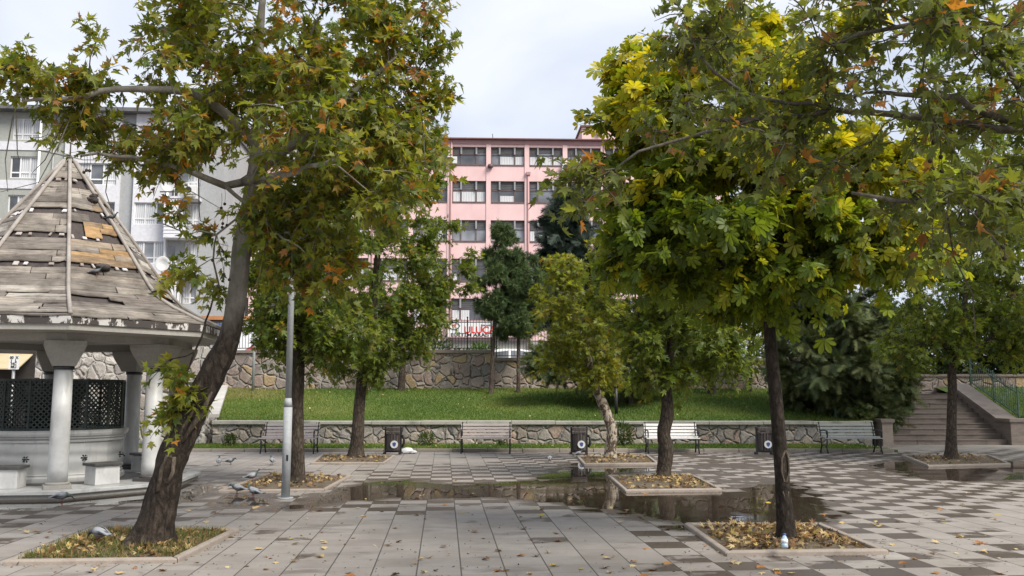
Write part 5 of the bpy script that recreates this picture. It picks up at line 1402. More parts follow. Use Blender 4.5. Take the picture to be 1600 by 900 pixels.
def scar(root, base, spots, Yf, w, mat, name='bark_scar'):
    m = MB(); m.tube([P(x, y, Yf(y)) for x, y in spots], w, 7); m.build(name, mat, root, base)
M['scar'] = bark('healed_bark', (.05, .04, .03), (.12, .1, .08), (.2, .17, .14), 20, bump=.01)
rt_ = lambda y: Yt - np.interp(y, [560, 640, 700, 760], [.115, .135, .15, .16])
scar(bigroot, bigt.base, [(247, 768), (252, 735), (262, 712), (272, 715), (270, 738), (262, 755)], rt_, .022, M['scar'])
scar(bigroot, bigt.base, [(285, 690), (303, 662), (318, 640), (331, 612)], rt_, [.015, .03, .03, .012], M['scar'])
scar(bigroot, bigt.base, [(272, 688), (292, 660), (306, 634)], rt_, [.012, .024, .012], M['scar'])
rt6 = lambda y: Y6 - .075
scar(chroot, cht.base, [(1227, 704), (1222, 716), (1221, 736), (1225, 752), (1230, 754), (1233, 738), (1232, 716), (1228, 704)], rt6, .011, M['scar'])
scar(chroot, cht.base, [(1223, 768), (1226, 776), (1227, 784), (1231, 776), (1232, 768)], rt6, .009, M['scar'])
# seed balls hanging under the two big planes
def seed_balls(root, base, spots, seed):
    rg_ = random.Random(seed); proto = None
    for s_ in spots:
        for q in range(rg_.choice((1, 2, 3))):
            p_ = Vector(s_) + Vector((rg_.uniform(-.08, .08), rg_.uniform(-.05, .05), -rg_.uniform(.06, .2)))
            if proto is None:
                b = MB(); b.ball((0, 0, 0), .017, 8, 6); b.tube([(0, 0, .015), (.004, 0, .09), (-.003, 0, .16)], .0022, 3, False)
                proto = b.build('seed_ball', M['bark_dark'], root); o = proto
            else: o = proto.copy(); col.objects.link(o); o.parent = root
            o.location = p_ - base
fr = random.Random(9)
seed_balls(bigroot, bigt.base, PX([(250, 95, Yt - .5), (262, 70, Yt - .5), (244, 100, Yt - .6), (270, 115, Yt - .5), (684, 108, Yt - .3), (668, 85, Yt - .3), (330, 105, Yt - .6), (128, 245, Yt - .7), (350, 305, Yt - .2), (350, 330, Yt - .2), (352, 420, Yt - .2), (346, 380, Yt - .2), (310, 100, Yt - .5)]), 1)
seed_balls(overroot, overt.base, PX([(1470, 205, 5.8), (1545, 92, 5.9), (1455, 240, 5.8), (1510, 275, 5.7), (1560, 360, 5.7), (1235, 110, 6.2), (1460, 215, 5.8)]), 2)

# --- conifers
def conifer(name, label, base, h, r0, ells, seed, leaf, size, pal, group=None, k=(4, 7), L=.35, up=.1, barkm='bark_pine', lean=0.0, droop=.1, fork=.18, upn=1.0):
    b = Vector(base); trunk = [b, b + Vector((lean * .3, 0, h * .3)), b + Vector((lean * .7, 0, h * .7)), b + Vector((lean, 0, h))]
    return make_tree(name, label, 'tree', group, trunk, [r0, r0 * .8, r0 * .45, .02], ells, leaf, pal, M[barkm], seed, fork, (), size, L, k, .06, .2, up, 'needle', droop, None, 'crown', .005, 0, 0, upn)
PAL_PINE = [((.065, .105, .035), 3), ((.095, .14, .044), 3), ((.13, .175, .055), 2), ((.045, .075, .03), 2)]
PAL_CEDAR = [((.08, .11, .04), 3), ((.12, .15, .052), 3), ((.17, .19, .07), 2), ((.055, .08, .034), 2)]
PAL_DARK = [((.02, .036, .026), 3), ((.03, .05, .033), 3), ((.04, .06, .04), 1)]
def lawn_base(px, v):
    u = BP(px, 600, v)[0]; return B(u, v, lawn_z(v) - .05)
b = lawn_base(767, 8.2); Yb = b.y
conifer('pine_tree', 'dark green pine with a slim bare trunk in front of the white sign', b, 5.6, .10, [(788, 400, Yb, 26, 42, .6, 26), (782, 455, Yb, 38, 45, .9, 50), (804, 503, Yb, 28, 24, .7, 26), (785, 370, Yb, 12, 14, .3, 8)], 41, 'pine', .27, PAL_PINE, k=(6, 10), L=.24, lean=.25, fork=.35)
b = lawn_base(810, 8.4); Yb = b.y
conifer('pine_tree', 'second dark pine with a straight thin trunk beside the white car', b, 4.6, .09, [(820, 440, Yb, 28, 42, .7, 30), (815, 495, Yb, 28, 24, .8, 20)], 43, 'pine', .27, PAL_PINE, k=(6, 10), L=.24, fork=.35)
conifer('cedar_tree', 'tall blue-green cedar on the street behind the mottled plane tree', (P(895, 600, 46).x, 46, 2.1), 12.2, .25, [(895, 460, 46, 55, 50, 1.8, 36), (893, 390, 46, 38, 50, 1.4, 30), (890, 335, 46, 20, 35, .8, 14)], 45, 'cedar', .75, PAL_DARK, k=(5, 8), L=.7)
ucd = BP(1310, 640, 4.6)[0]; b = B(ucd, 4.6, lawn_z(4.6) - .05); Yb = b.y
conifer('cedar_tree', 'spreading cedar with drooping layered boughs left of the stairs', b, 5.6, .16, [(1310, 510, Yb, 95, 55, 2.0, 34), (1300, 575, Yb, 100, 50, 2.0, 38), (1350, 625, Yb, 70, 20, 1.2, 18), (1265, 450, Yb, 55, 40, 1.2, 20), (1380, 590, Yb, 45, 30, .8, 16)], 47, 'cedar', .42, PAL_CEDAR, k=(6, 14), L=.5, up=-.05, droop=.3)
ub = BP(985, 620, 6.2)[0]; b = B(ub, 6.2, lawn_z(6.2) - .05); Yb = b.y
conifer('cedar_tree', 'low cedar with feathery boughs over the shaded lawn', b, 4.2, .12, [(960, 560, Yb, 110, 32, 1.6, 44), (1010, 530, Yb, 80, 50, 1.4, 30), (850, 560, Yb, 35, 14, .6, 8)], 49, 'cedar', .42, PAL_CEDAR, k=(6, 13), L=.5, up=-.05, droop=.25)
# --- broadleaf trees on and behind the lawn
def back_tree(label, px, v, h, r0, ells, seed, pal=PAL_GREEN, size=.19, k=(3, 9), zb=None, name='plane_tree', L=.5, fork=.4, Y=None, leaf='plane_s'):
    b = lawn_base(px, v) if Y is None else Vector((P(px, 600, Y).x, Y, 2.1)); Yb = b.y
    trunk = [b, b + Vector((.04, 0, h * .35)), b + Vector((.0, 0, h * .7)), b + Vector((.1, 0, h))]
    make_tree(name, label, 'tree', 'trees on the upper lawn and street', trunk, [r0, r0 * .85, r0 * .5, .03], [(x, y, Yb + dy, rx, ry, rd, n) for x, y, dy, rx, ry, rd, n in ells], leaf, pal, M['bark_dark'], seed, fork, (), size, L, k, .08, .3)
back_tree('stout trunked tree on the lawn just left of the pine trees', 627, 8.9, 4.4, .15, [(640, 500, 0, 60, 50, 1.4, 20), (620, 430, 0, 70, 50, 1.4, 20)], 51)
back_tree('tree rising behind the bushy plane at the wall foot', 573, 9.0, 4.2, .12, [(560, 480, 0, 60, 60, 1.2, 16)], 52)
back_tree('shaded tree with a thick dark trunk on the right lawn', 1112, 8.2, 4.4, .17, [(1120, 500, 0, 90, 55, 1.6, 34), (1100, 430, 0, 90, 50, 1.6, 24)], 53)
back_tree('thin young tree on the lawn left of the chestnut trunk', 1172, 8.6, 4.0, .07, [(1175, 520, 0, 45, 45, 1.0, 16), (1180, 575, 0, 16, 18, .4, 4)], 54)
back_tree('tall tree beyond the upper wall behind the chestnut crown', 1250, 0, 9.5, .25, [(1240, 430, 0, 110, 90, 2.4, 60), (1230, 310, 0, 100, 90, 2.4, 36), (1270, 540, 0, 110, 50, 2, 40)], 55, size=.3, Y=42, L=.9, k=(4, 12))
back_tree('tall light green tree beyond the stairs at right', 1440, 0, 11.0, .3, [(1440, 430, 0, 120, 90, 2.6, 66), (1500, 300, 0, 90, 80, 2.4, 34), (1400, 540, 0, 90, 50, 2, 40)], 56, size=.3, Y=44, L=.9, k=(4, 12))
back_tree('tall dense tree at the far right beyond the side lawn', 1590, 0, 12.0, .3, [(1590, 400, 0, 110, 120, 2.6, 56), (1600, 270, 0, 90, 80, 2.4, 34), (1570, 540, 0, 110, 55, 2, 30)], 57, size=.3, Y=40, L=.9, k=(4, 12))
back_tree('dark tree on the street between the pink building and the right trees', 1100, 0, 9.0, .25, [(1100, 420, 0, 100, 90, 2.4, 44), (1060, 500, 0, 100, 50, 2, 24), (1130, 330, 0, 80, 70, 2, 20)], 58, pal=PAL_DARK + [((.05, .085, .02), 3)], size=.3, Y=48, L=.9, k=(4, 12))  # background shade put into the darker leaf colours

for i, (tx, ty, hh, lab) in enumerate(((18.5, 22.0, 10.5, 'unseen tall plane tree added beyond the right edge to shade the stairs'), (17.6, 15.5, 9.5, 'unseen plane tree added for shade beyond the right edge nearer the camera'), (22.5, 27.0, 11.5, 'unseen tall plane tree added for shade on the side lawn beyond the right edge'))):
    b = Vector((tx, ty, .0 if ty < 26 else .6)); rg_ = np.random.default_rng(400 + i)  # unseen trees added out of frame to shade the stairs and right lawn
    trunk = [b, b + Vector((.05, 0, hh * .3)), b + Vector((-.1, .1, hh * .65)), b + Vector((0, 0, hh))]
    cx = b + Vector((0, 0, hh * .68)); px_, py_ = None, None
    pts_ = []
    while len(pts_) < 110:
        v = rg_.normal(size=3); v /= np.linalg.norm(v); r_ = rg_.uniform(.2, 1) ** .45
        pts_.append(tuple(np.array(cx) + v * r_ * np.array((3.4, 3.4, hh * .34))))
    _ell = ell
    ell = lambda *a: pts_
    make_tree('plane_tree', lab, 'tree', 'trees on the upper lawn and street', trunk, [.2, .16, .1, .03], [(0,)], 'plane_s', PAL_GREEN, M['bark_dark'], 400 + i, .35, (), .26, .7, (4, 11), .08, .3)
    ell = _ell

def bush(name, label, c, rx, ry, rz, n, size, pal, seed, group=None, leaf='simple', up=.5, cat='bush'):
    rg = np.random.default_rng(seed); c = np.array(c, float)
    root = empty(name, c, label, cat, group)
    v = rg.normal(size=(n, 3)); v /= np.linalg.norm(v, axis=1, keepdims=True); r = rg.uniform(.15, 1, n) ** .5
    lump = 1 + .3 * np.array([mnoise.noise(tuple(q * 1.8 + seed)) for q in v])
    pos = c + v * (r * lump)[:, None] * np.array((rx, ry, rz)) + np.array((0, 0, rz)); pos[:, 2] = np.maximum(pos[:, 2], c[2] + .02)
    d = v + np.array((0, 0, up)) + rg.normal(size=(n, 3)) * .5; nn = rg.normal(size=(n, 3)) + np.array((0, 0, .8))
    cs = np.array([q for q, _ in pal]); w = np.array([q for _, q in pal], float); w /= w.sum()
    cols_ = cs[rg.choice(len(cs), size=n, p=w)] * rg.uniform(.75, 1.25, (n, 1))
    scatter('foliage', pos, d, nn, size * rg.uniform(.6, 1.3, n), cols_, leaf, M['leaf'], root, c, .2, .3, seed)
    m = MB(); r2 = random.Random(seed)
    for i in range(7): a = r2.uniform(0, 2 * PI); m.tube([c, c + np.array((math.cos(a) * rx * .3, math.sin(a) * ry * .3, rz * .7)), c + np.array((math.cos(a) * rx * .7, math.sin(a) * ry * .7, rz * 1.5))], [.012, .009, .004], 4)
    m.build('stems', M['bark_dark'], root, c)
PB_ = [((.05, .085, .025), 3), ((.07, .11, .03), 3), ((.09, .12, .04), 1.5)]
for px, rx, rz, n, lab in ((356, .2, .17, 260, 'small round bush on the grass strip near the leaning trunk'), (665, .26, .2, 340, 'low bush in the grass strip between the bin and the pinkish bench'), (974, .36, .36, 700, 'tall spiky bush right of the mottled trunk'), (783, .1, .08, 90, 'tiny weed tuft under the pinkish bench')):
    u = BP(px, 696, 1.7)[0]; bush('bush', lab, B(u, 1.9, .05), rx, rx * .8, rz, n, .09, PB_, int(px), 'bushes along the grass strip')
# weeds and shrubs along the stairs and upper street
u = BP(1345, 655, 3.4)[0]; bush('bush', 'dark shrub behind the grey-green bench', B(u, 3.6, .72), .5, .4, .28, 420, .12, PB_, 71)
for i, (px, Y, rx, rz, lab) in enumerate(((1440, 37, 3.2, 1.7, 'dark hedge shrub at the head of the stairs'), (1540, 38, 3.4, 1.9, 'dark shrub above the green stair railing'), (1340, 38, 2.6, 1.6, 'dark shrub behind the spreading cedar'), (1610, 36, 2.4, 1.8, 'dark shrub at the far right of the side lawn'))):
    bush('shrub', lab, (P(px, 600, Y).x, Y, 1.6 if px > 1400 else 2.1), rx, 1.4, rz, 2600, .3, [((.02, .036, .014), 3), ((.03, .05, .018), 3), ((.045, .07, .022), 1)], 80 + i, 'shrubs at the head of the stairs', cat='shrub')
for i, (px, Y, rx, rz, lab) in enumerate(((665, 60, 2.2, 1.9, 'round blue-green shrub below the air conditioners'), (753, 58, 1.6, 1.3, 'bright green shrub under the white sign'), (880, 56, 2.0, 1.3, 'green shrub right of the white car'))):
    bush('shrub', lab, (P(px, 600, Y).x, Y, 2.1), rx, 1.5, rz, 1500, .3, [((.035, .07, .03), 3), ((.06, .1, .03), 3)] if i != 1 else [((.08, .15, .03), 3), ((.06, .12, .025), 3)], 90 + i, 'shrubs before the pink building', cat='shrub')
# ------------------------------------------------------------------ tree pits, litter, grass, birds
LIT = [((.36, .25, .11), 4), ((.44, .33, .16), 3), ((.27, .155, .06), 3.5), ((.17, .095, .045), 3), ((.38, .28, .08), 1), ((.11, .07, .04), 2.5)]
pits = [('front left', [(2, 884), (278, 880), (374, 832), (140, 831)], 'wide kerbed pit round the leaning plane trunk with dry grass', 340, True),
        ('lamp', [(340, 770), (508, 768), (549, 745), (420, 742)], 'kerbed pit at the foot of the slim trunk beside the lamp post', 170, False),
        ('left back', [(484, 726), (600, 726), (618, 713), (503, 712)], 'small kerbed pit round the bushy plane left of the first bin', 120, False),
        ('mottled', [(912, 728), (1030, 727), (1012, 713), (900, 714)], 'kerbed pit round the pale mottled curving trunk', 150, False),
        ('knobbly', [(977, 770), (1129, 768), (1084, 745), (949, 745)], 'kerbed pit full of leaves round the dark knobbly trunk', 220, False),
        ('chestnut', [(1134, 870), (1390, 867), (1282, 822), (1068, 822)], 'wide kerbed pit round the horse chestnut with heaped dry leaves', 420, False),
        ('stairs', [(1450, 730), (1580, 727), (1545, 713), (1408, 713)], 'kerbed pit in front of the stairs at the forked trunk', 110, False)]
litter_pos = []
rl = random.Random(17)
cols_l = [c for c, _ in LIT]; w_l = [w for _, w in LIT]
def lie(pts, size, sigma, name, mat='litter', origin=(0, 0, 0), z=.0, seed=1, pal=None, tpl='plane_s', curl=.5):
    rg = np.random.default_rng(seed); n = len(pts); pos = np.array(pts, float)
    an = rg.uniform(0, 2 * PI, n); d = np.stack([np.cos(an), np.sin(an), rg.normal(0, sigma, n)], -1)
    nn = np.stack([rg.normal(0, sigma, n), rg.normal(0, sigma, n), np.ones(n)], -1)
    cs = np.array([c for c, _ in (pal or LIT)]); w = np.array([w for _, w in (pal or LIT)]); w = w / w.sum()
    cl = cs[rg.choice(len(cs), size=n, p=w)] * rg.uniform(.75, 1.2, (n, 1))
    return scatter(name, pos, d, nn, size * rg.uniform(.6, 1.25, n), cl, tpl, M[mat], None, origin, .3, curl, seed)
def inside_quad(q, u, v): return q[0] * (1 - u) * (1 - v) + q[1] * u * (1 - v) + q[2] * u * v + q[3] * (1 - u) * v
for i, (key, quad, lab, nl, grassy) in enumerate(pits):
    Q = [G(x, y) for x, y in quad]; c = sum(Q, Vector()) / 4
    r = empty('tree_pit_kerb', c, lab, 'tree pit kerb', 'kerbed tree pits')
    W = .082; hh = .048
    inn = [q + (c - q) * (W * 1.5 / (c - q).length) for q in Q]
    for a in range(4):
        b_ = (a + 1) % 4; m = MB()
        eps = (Q[b_] - Q[a]).normalized() * .004
        o0, o1, i0_, i1_ = Q[a] + eps, Q[b_] - eps, inn[a] + eps * .6, inn[b_] - eps * .6
        lo = [o0, o1, i1_, i0_]; dz = Vector((0, 0, hh + rl.uniform(-.008, .008)))
        m.hexa([p - Vector((0, 0, .03)) for p in lo], [p + dz for p in lo]); m.build('kerb_stone', M['kerb'], r, c, bevel=.018)
    g_ = MB(); vs = []; N = 10
    for y in range(N + 1):
        for x in range(N + 1):
            p_ = inside_quad(inn, x / N, y / N); e = min(x, N - x, y, N - y) / N
            vs.append((p_.x, p_.y, .015 + .045 * min(1, e * 4) + .02 * mnoise.noise((p_.x * 3, p_.y * 3, 1))))
    g_.add(vs, [(y * (N + 1) + x, y * (N + 1) + x + 1, (y + 1) * (N + 1) + x + 1, (y + 1) * (N + 1) + x) for y in range(N) for x in range(N)], True)
    struct(g_.build('pit_soil', M['soil']))
    pts = []
    while len(pts) < nl * 1.8:
        u, v = rl.random(), rl.random()
        if mnoise.noise((u * 2.5 + i * 7, v * 2.5, 0)) + rl.random() * .9 < .25: continue
        p_ = inside_quad(inn, .04 + .92 * u, .04 + .92 * v); e = min(u, 1 - u, v, 1 - v)
        pts.append((p_.x, p_.y, .03 + .045 * min(1, e * 4) + rl.uniform(0, .035)))
    ob = lie(pts, .082, .55, 'leaf_litter', seed=60 + i, origin=c); ob.location = c; tag(ob, kind='stuff')
    if True:
        ng = 5200 if grassy else 500
        gv, gl, gs, gc = [], [], [], []
        rg = np.random.default_rng(200 + i); uv = rg.random((ng, 2)); k_ = 0
        for (u, v) in uv:
            if mnoise.noise((u * 3 + i, v * 3, 5)) < (-.25 if grassy else .1): continue
            p_ = inside_quad(inn, u, v); a = rg.uniform(0, 6.28); h_ = rg.uniform(.03, .085) * (1 if grassy else .8); dx, dy = math.cos(a), math.sin(a); l = rg.normal(0, .04, 2)
            z0 = .03 + .04 * min(1, min(u, 1 - u, v, 1 - v) * 4)
            gv += [(p_.x - dx * .005, p_.y - dy * .005, z0), (p_.x + dx * .005, p_.y + dy * .005, z0), (p_.x + l[0], p_.y + l[1], z0 + h_)]
            q = rg.random(); cc = (.28, .2, .08) if q < .45 else ((.1, .13, .03) if q < .8 else (.06, .1, .02)); gc += [cc] * 3
        n = len(gv) // 3
        if n:
            ob = np_mesh('pit_grass', np.array(gv), np.arange(n * 3), np.arange(n) * 3, M['grass'], None, np.array(gc), False); tag(ob, kind='stuff')

# grass on the lawn, the strip and the side lawn
def grass(name, n, uf, vf, zf, h, seed, dry=0.0):
    rg = np.random.default_rng(seed); u = uf[0] + (uf[1] - uf[0]) * rg.random(n); v = vf[0] + (vf[1] - vf[0]) * rg.random(n)
    if name == 'lawn_grass': ul_ = np.array([lawn_left(q) + .1 for q in v]); u = ul_ + (uf[1] - ul_) * (u - uf[0]) / (uf[1] - uf[0])
    X = BO[0] + u * BC - v * BS; Y = BO[1] + u * BS + v * BC; Z = np.array([zf(a) for a in v])
    Z = Z + np.array([.05 * mnoise.noise((a * .5, b * .5, 3)) for a, b in zip(u, v)]) if name == 'lawn_grass' else Z
    a = rg.uniform(0, 2 * PI, n); w_ = rg.uniform(.010, .017, n); hh = rg.uniform(.5, 1.2, n) * h
    dx, dy = np.cos(a) * w_, np.sin(a) * w_; lx, ly = rg.normal(0, h * .45, n), rg.normal(0, h * .45, n)
    V = np.stack([np.stack([X - dx, Y - dy, Z - .01], -1), np.stack([X + dx, Y + dy, Z - .01], -1), np.stack([X + lx, Y + ly, Z + hh], -1)], 1).reshape(-1, 3)
    f = np.array([mnoise.noise((p * .35, q * .5, 9)) for p, q in zip(u, v)]); d_ = np.clip(.35 + f * .9 + rg.normal(0, .22, n), 0, 1)[:, None]
    if dry: d_ = np.clip(d_ + dry * np.clip(1 - (u - uf[0]) / 3.2, 0, 1)[:, None] * np.clip(1.3 * (v - vf[0]) / (vf[1] - vf[0]), .2, 1)[:, None], 0, 1.5)
    C = np.array((.08, .14, .02)) * (1 - np.minimum(d_, 1)) + np.array((.18, .235, .04)) * np.minimum(d_, 1)
    k = np.clip(d_ - .75, 0, 1) * 1.3; C = C * (1 - k) + np.array((.3, .24, .1)) * k
    C = C * rg.uniform(.75, 1.2, (n, 1))
    ob = np_mesh(name, V, np.arange(n * 3), np.arange(n) * 3, M['grass'], None, np.repeat(C, 3, 0)); tag(ob, kind='stuff')
grass('lawn_grass', 90000, (UL + .05, UR - .1), (VW + .42, VU - .02), lawn_z, .062, 1, .9)
grass('strip_grass', 36000, (-14, UR - .6), (.18, VW), lambda v: .05, .07, 2)
grass('side_grass', 16000, (SU1 + .8, 30), (4.3, 9.5), lambda v: .72 + (v - 3.9) / 5.9 * 1.18, .09, 3)

pts = []
for _ in range(170):
    v = VW + .5 + (VU - VW - .6) * rl.random(); ul_ = lawn_left(v); u = ul_ + .3 + (UR - .4 - ul_) * rl.random(); p_ = B(u, v, lawn_z(v) + .06); pts.append(tuple(p_))
for _ in range(260):
    p_ = B(rl.uniform(-9, UR - .8), rl.uniform(.25, VW - .1), .1); pts.append(tuple(p_))
ob = lie(pts, .07, .5, 'lawn_litter', seed=77, pal=[((.45, .36, .16), 3), ((.3, .2, .08), 3), ((.2, .14, .06), 2), ((.5, .42, .2), 1)]); tag(ob, kind='stuff')
# fallen leaves lying loose on the paving: each its own object
LK = [('dry orange-brown plane leaf lying on the paving', [(.36, .17, .05), (.3, .13, .04)]), ('pale straw coloured dry leaf lying on the paving', [(.5, .37, .17), (.55, .44, .24)]), ('dark brown curled leaf lying on the paving', [(.15, .085, .045), (.2, .12, .06)]), ('yellow leaf fallen on the paving', [(.5, .36, .06), (.42, .33, .07)])]
protos = []
for ki, (lab, cc) in enumerate(LK):
    for v_ in range(3):
        rg = np.random.default_rng(300 + ki * 5 + v_)
        ob = scatter('fallen_leaf', np.zeros((1, 3)), np.array([(0, 1, .05)]), np.array([(0, 0, 1.)]), np.array([1.0]), np.array([cc[v_ % 2]]), 'plane', M['litter'], None, (0, 0, 0), .35, .5, 300 + ki * 5 + v_)
        protos.append([ki, ob, 0])
spots = [(460, 850), (472, 838), (455, 868), (430, 880), (550, 842), (585, 853), (607, 852), (655, 895), (645, 882), (690, 855), (735, 832), (750, 842), (770, 862), (700, 905), (610, 905), (545, 897), (503, 872), (820, 828), (805, 808), (870, 835), (875, 847), (897, 826), (843, 806), (910, 890), (960, 872), (975, 890), (1005, 857), (1040, 880), (1100, 853), (340, 836), (40, 834), (80, 840), (100, 838), (320, 855), (360, 868), (310, 880), (260, 893), (210, 888), (150, 890), (90, 894), (600, 800), (560, 795), (500, 794), (480, 812), (625, 826), (660, 812), (730, 800), (1420, 873), (1460, 866), (1365, 820), (1375, 816), (1405, 817), (1490, 865), (1540, 850), (1160, 880), (1210, 895), (1560, 898), (915, 779), (900, 789), (828, 770), (608, 767), (680, 765), (550, 750), (760, 750), (700, 735), (1475, 812), (1330, 785), (1290, 760), (1510, 770), (300, 800), (240, 810), (180, 812), (60, 820), (400, 820), (380, 842), (430, 800)]
for _ in range(150):
    y = 745 + 155 * rl.random() ** .8; spots.append((rl.uniform(-20, 1620), y))
for (px, py) in spots:
    px += rl.uniform(-4, 4); p_ = G(px, py)
    if any(((p_ - G(*pit[1][0])).length < .0) for pit in pits): continue
    inq = False
    for pit in pits:
        xs = [q[0] for q in pit[1]]; ys = [q[1] for q in pit[1]]
        if min(xs) - 5 < px < max(xs) + 5 and min(ys) - 2 < py < max(ys) + 2:
            Qp = pit[1]; sgn = 0
            for a in range(4):
                x0, y0 = Qp[a]; x1, y1 = Qp[(a + 1) % 4]; sgn += 1 if (x1 - x0) * (py - y0) - (y1 - y0) * (px - x0) < 0 else -1
            if abs(sgn) == 4: inq = True
    if inq or (p_ - FC).length < 2.75: continue
    ki = rl.choices(range(4), (4, 4, 3, 1.5))[0]; cand = [q for q in protos if q[0] == ki]; pr_ = rl.choice(cand)
    if pr_[2] == 0: o = pr_[1]
    else: o = pr_[1].copy(); col.objects.link(o)
    pr_[2] += 1
    o.location = (p_.x, p_.y, .012); s_ = rl.uniform(.05, .125) * (1 if py > 790 else .85); o.scale = (s_, s_, s_)
    o.rotation_euler = (rl.gauss(0, .12), rl.gauss(0, .12), rl.uniform(0, 6.28)); tag(o, LK[ki][0], 'leaf', 'fallen leaves on the plaza')
for q in protos:
    if q[2] == 0: bpy.data.objects.remove(q[1])

# small crumbs and bits of leaf: uncountable
pts = []
for _ in range(900):
    y = 735 + 190 * rl.random() ** .7; p_ = G(rl.uniform(-150, 1750), y)
    if (p_ - FC).length > 2.7: pts.append((p_.x, p_.y, .008))
for pit in pits:
    q = pit[1]
    for a in range(4):
        for _ in range(28 if pit[3] > 200 else 10):
            f = rl.random(); x = q[a][0] + (q[(a + 1) % 4][0] - q[a][0]) * f; y = q[a][1] + (q[(a + 1) % 4][1] - q[a][1]) * f; p_ = G(x, y); c_ = sum((G(*k) for k in q), Vector()) / 4
            p_ = p_ + (p_ - c_).normalized() * abs(rl.gauss(.04, .06)); pts.append((p_.x, p_.y, .008))
ob = lie(pts, .034, .25, 'leaf_crumbs', seed=99, tpl='simple', pal=[((.1, .07, .05), 4), ((.05, .04, .035), 4), ((.38, .28, .14), 2), ((.3, .16, .06), 1)]); tag(ob, kind='stuff')

# pigeons
M['feather'] = vcolmat('pigeon_feathers', .6, .25, 40)
def pigeon_mesh(peck=0.0, dark=False):
    """one continuous loft from beak to tail; x is forward"""
    sp_ = [(-.215, .088, .004, .030, 0), (-.17, .092, .010, .032, 0), (-.12, .10, .022, .036, 1), (-.075, .108, .042, .046, 1), (-.02, .115, .056, .056, 1), (.03, .126, .056, .054, 1), (.065, .148, .044, .043, 2), (.085, .178, .028, .028, 3), (.097, .205, .022, .021, 3), (.105, .222, .024, .022, 4), (.118, .229, .021, .019, 4), (.13, .228, .009, .008, 5), (.145, .224, .006, .005, 5), (.153, .221, .002, .002, 5)]
    g1, g2, hd, gr, bk = ((.2, .205, .22), (.3, .31, .33), (.055, .06, .07), (.045, .075, .065), (.03, .028, .028)) if not dark else ((.07, .07, .075), (.11, .11, .115), (.04, .042, .05), (.035, .05, .05), (.02, .02, .02))
    m = MB(); n = 12; vs = []; cs = []
    for i, (x, z, rz_, ry, k) in enumerate(sp_):
        if peck and x > .05: 
            t_ = (x - .05) / .1; z = z - peck * .2 * min(1, t_ * 1.05); x = x + peck * .05 * t_
        if peck and x <= .05: z = z - peck * .02 * (x + .215) / .26
        for q in range(n):
            a = 2 * PI * q / n; vs.append((x, ry * math.cos(a), z + rz_ * math.sin(a)))
            c = {0: (.05, .05, .055), 1: g2 if math.sin(a) > -.2 else g1, 2: gr, 3: gr, 4: hd, 5: bk}[k]
            if k == 1 and math.sin(a) > -.35 and (i in (2,)) : c = (.04, .04, .045)
            if k == 0 and i == 1: c = (.25, .255, .27)
            cs.append(c)
    fs = [(i * n + q, i * n + (q + 1) % n, (i + 1) * n + (q + 1) % n, (i + 1) * n + q) for i in range(len(sp_) - 1) for q in range(n)]
    fs += [tuple(range(n - 1, -1, -1)), tuple((len(sp_) - 1) * n + q for q in range(n))]
    m.add(vs, fs, True); m.c = cs
    m.cur = (.22, .07, .06)
    for sy in (-1, 1):
        m.tube([(.0, sy * .022, .075), (.012, sy * .024, .035), (.006, sy * .025, .006)], [.008, .005, .0045], 6)
        for a in (-.5, 0, .5): m.tube([(.006, sy * .025, .006), (.006 + .03 * math.cos(a), sy * .025 + .03 * math.sin(a), .003)], .003, 4)
        m.tube([(.006, sy * .025, .006), (-.014, sy * .025, .003)], .003, 4)
    return m, (g1, g2)
def wing_mesh(dark, sy):
    m = MB(); g2 = (.27, .28, .3) if not dark else (.09, .09, .095)
    secs = [(.05, .128, .03, .052), (.0, .13, .05, .06), (-.06, .118, .042, .055), (-.11, .104, .025, .042), (-.16, .095, .012, .028), (-.2, .09, .004, .016)]
    n = 7; vs = []; cs = []
    for i, (x, z, h_, y) in enumerate(secs):
        for q in range(n):
            a = -.5 + 1.6 * q / (n - 1); vs.append((x - .01 * (1 - q / n), sy * (y * math.cos(a) * 1.06 + .002), z - .01 + h_ * math.sin(a)))
            bar = i in (2, 3) and q < 4
            cs.append((.03, .03, .034) if bar or i > 4 else g2)
    fs = [(i * n + q, i * n + q + 1, (i + 1) * n + q + 1, (i + 1) * n + q)[::sy] for i in range(len(secs) - 1) for q in range(n - 1)]
    m.add(vs, fs, True); m.c = cs
    return m
kinds = {}
for key, (pk_, dk) in {'up': (0, 0), 'peck': (1, 0), 'dark': (.0, 1), 'half': (.45, 0)}.items():
    m, _ = pigeon_mesh(pk_, dk); ob = m.build('body', M['feather'], None, cols=True); me = ob.data; bpy.data.objects.remove(ob)
    ws = []
    for sy in (-1, 1):
        o = wing_mesh(dk, sy).build('wing', M['feather'], None, cols=True); ws.append(o.data); bpy.data.objects.remove(o)
    kinds[key] = (me, ws)
def pigeon(loc, rz, kind, label, scale=1.0):
    r = empty('pigeon', loc, label, 'pigeon', 'pigeons', rz); me, ws = kinds[kind]; r.scale = (scale * (.85 if loc[2] < 1 else .72),) * 3
    link(bpy.data.objects.new('body', me), r)
    for w_ in ws:
        o = link(bpy.data.objects.new('wing', w_), r); s = o.modifiers.new('t', 'SOLIDIFY'); s.thickness = .004
GP = lambda x, y, z=.004: G(x, y, z)
pigeon(GP(342, 727), R(100), 'up', 'upright pigeon on the plaza, left of its hunched neighbour')
pigeon(GP(360, 726), R(0), 'half', 'dark hunched pigeon walking on the open plaza')
pigeon(GP(425, 726), R(120), 'up', 'pigeon standing alone left of the lamp post')
pigeon(GP(371, 772), R(180), 'half', 'pigeon by the pit kerb facing left', 1.05)
pigeon(GP(396, 778), R(160), 'up', 'pigeon nearest the lamp post foot facing left with tail out', 1.1)
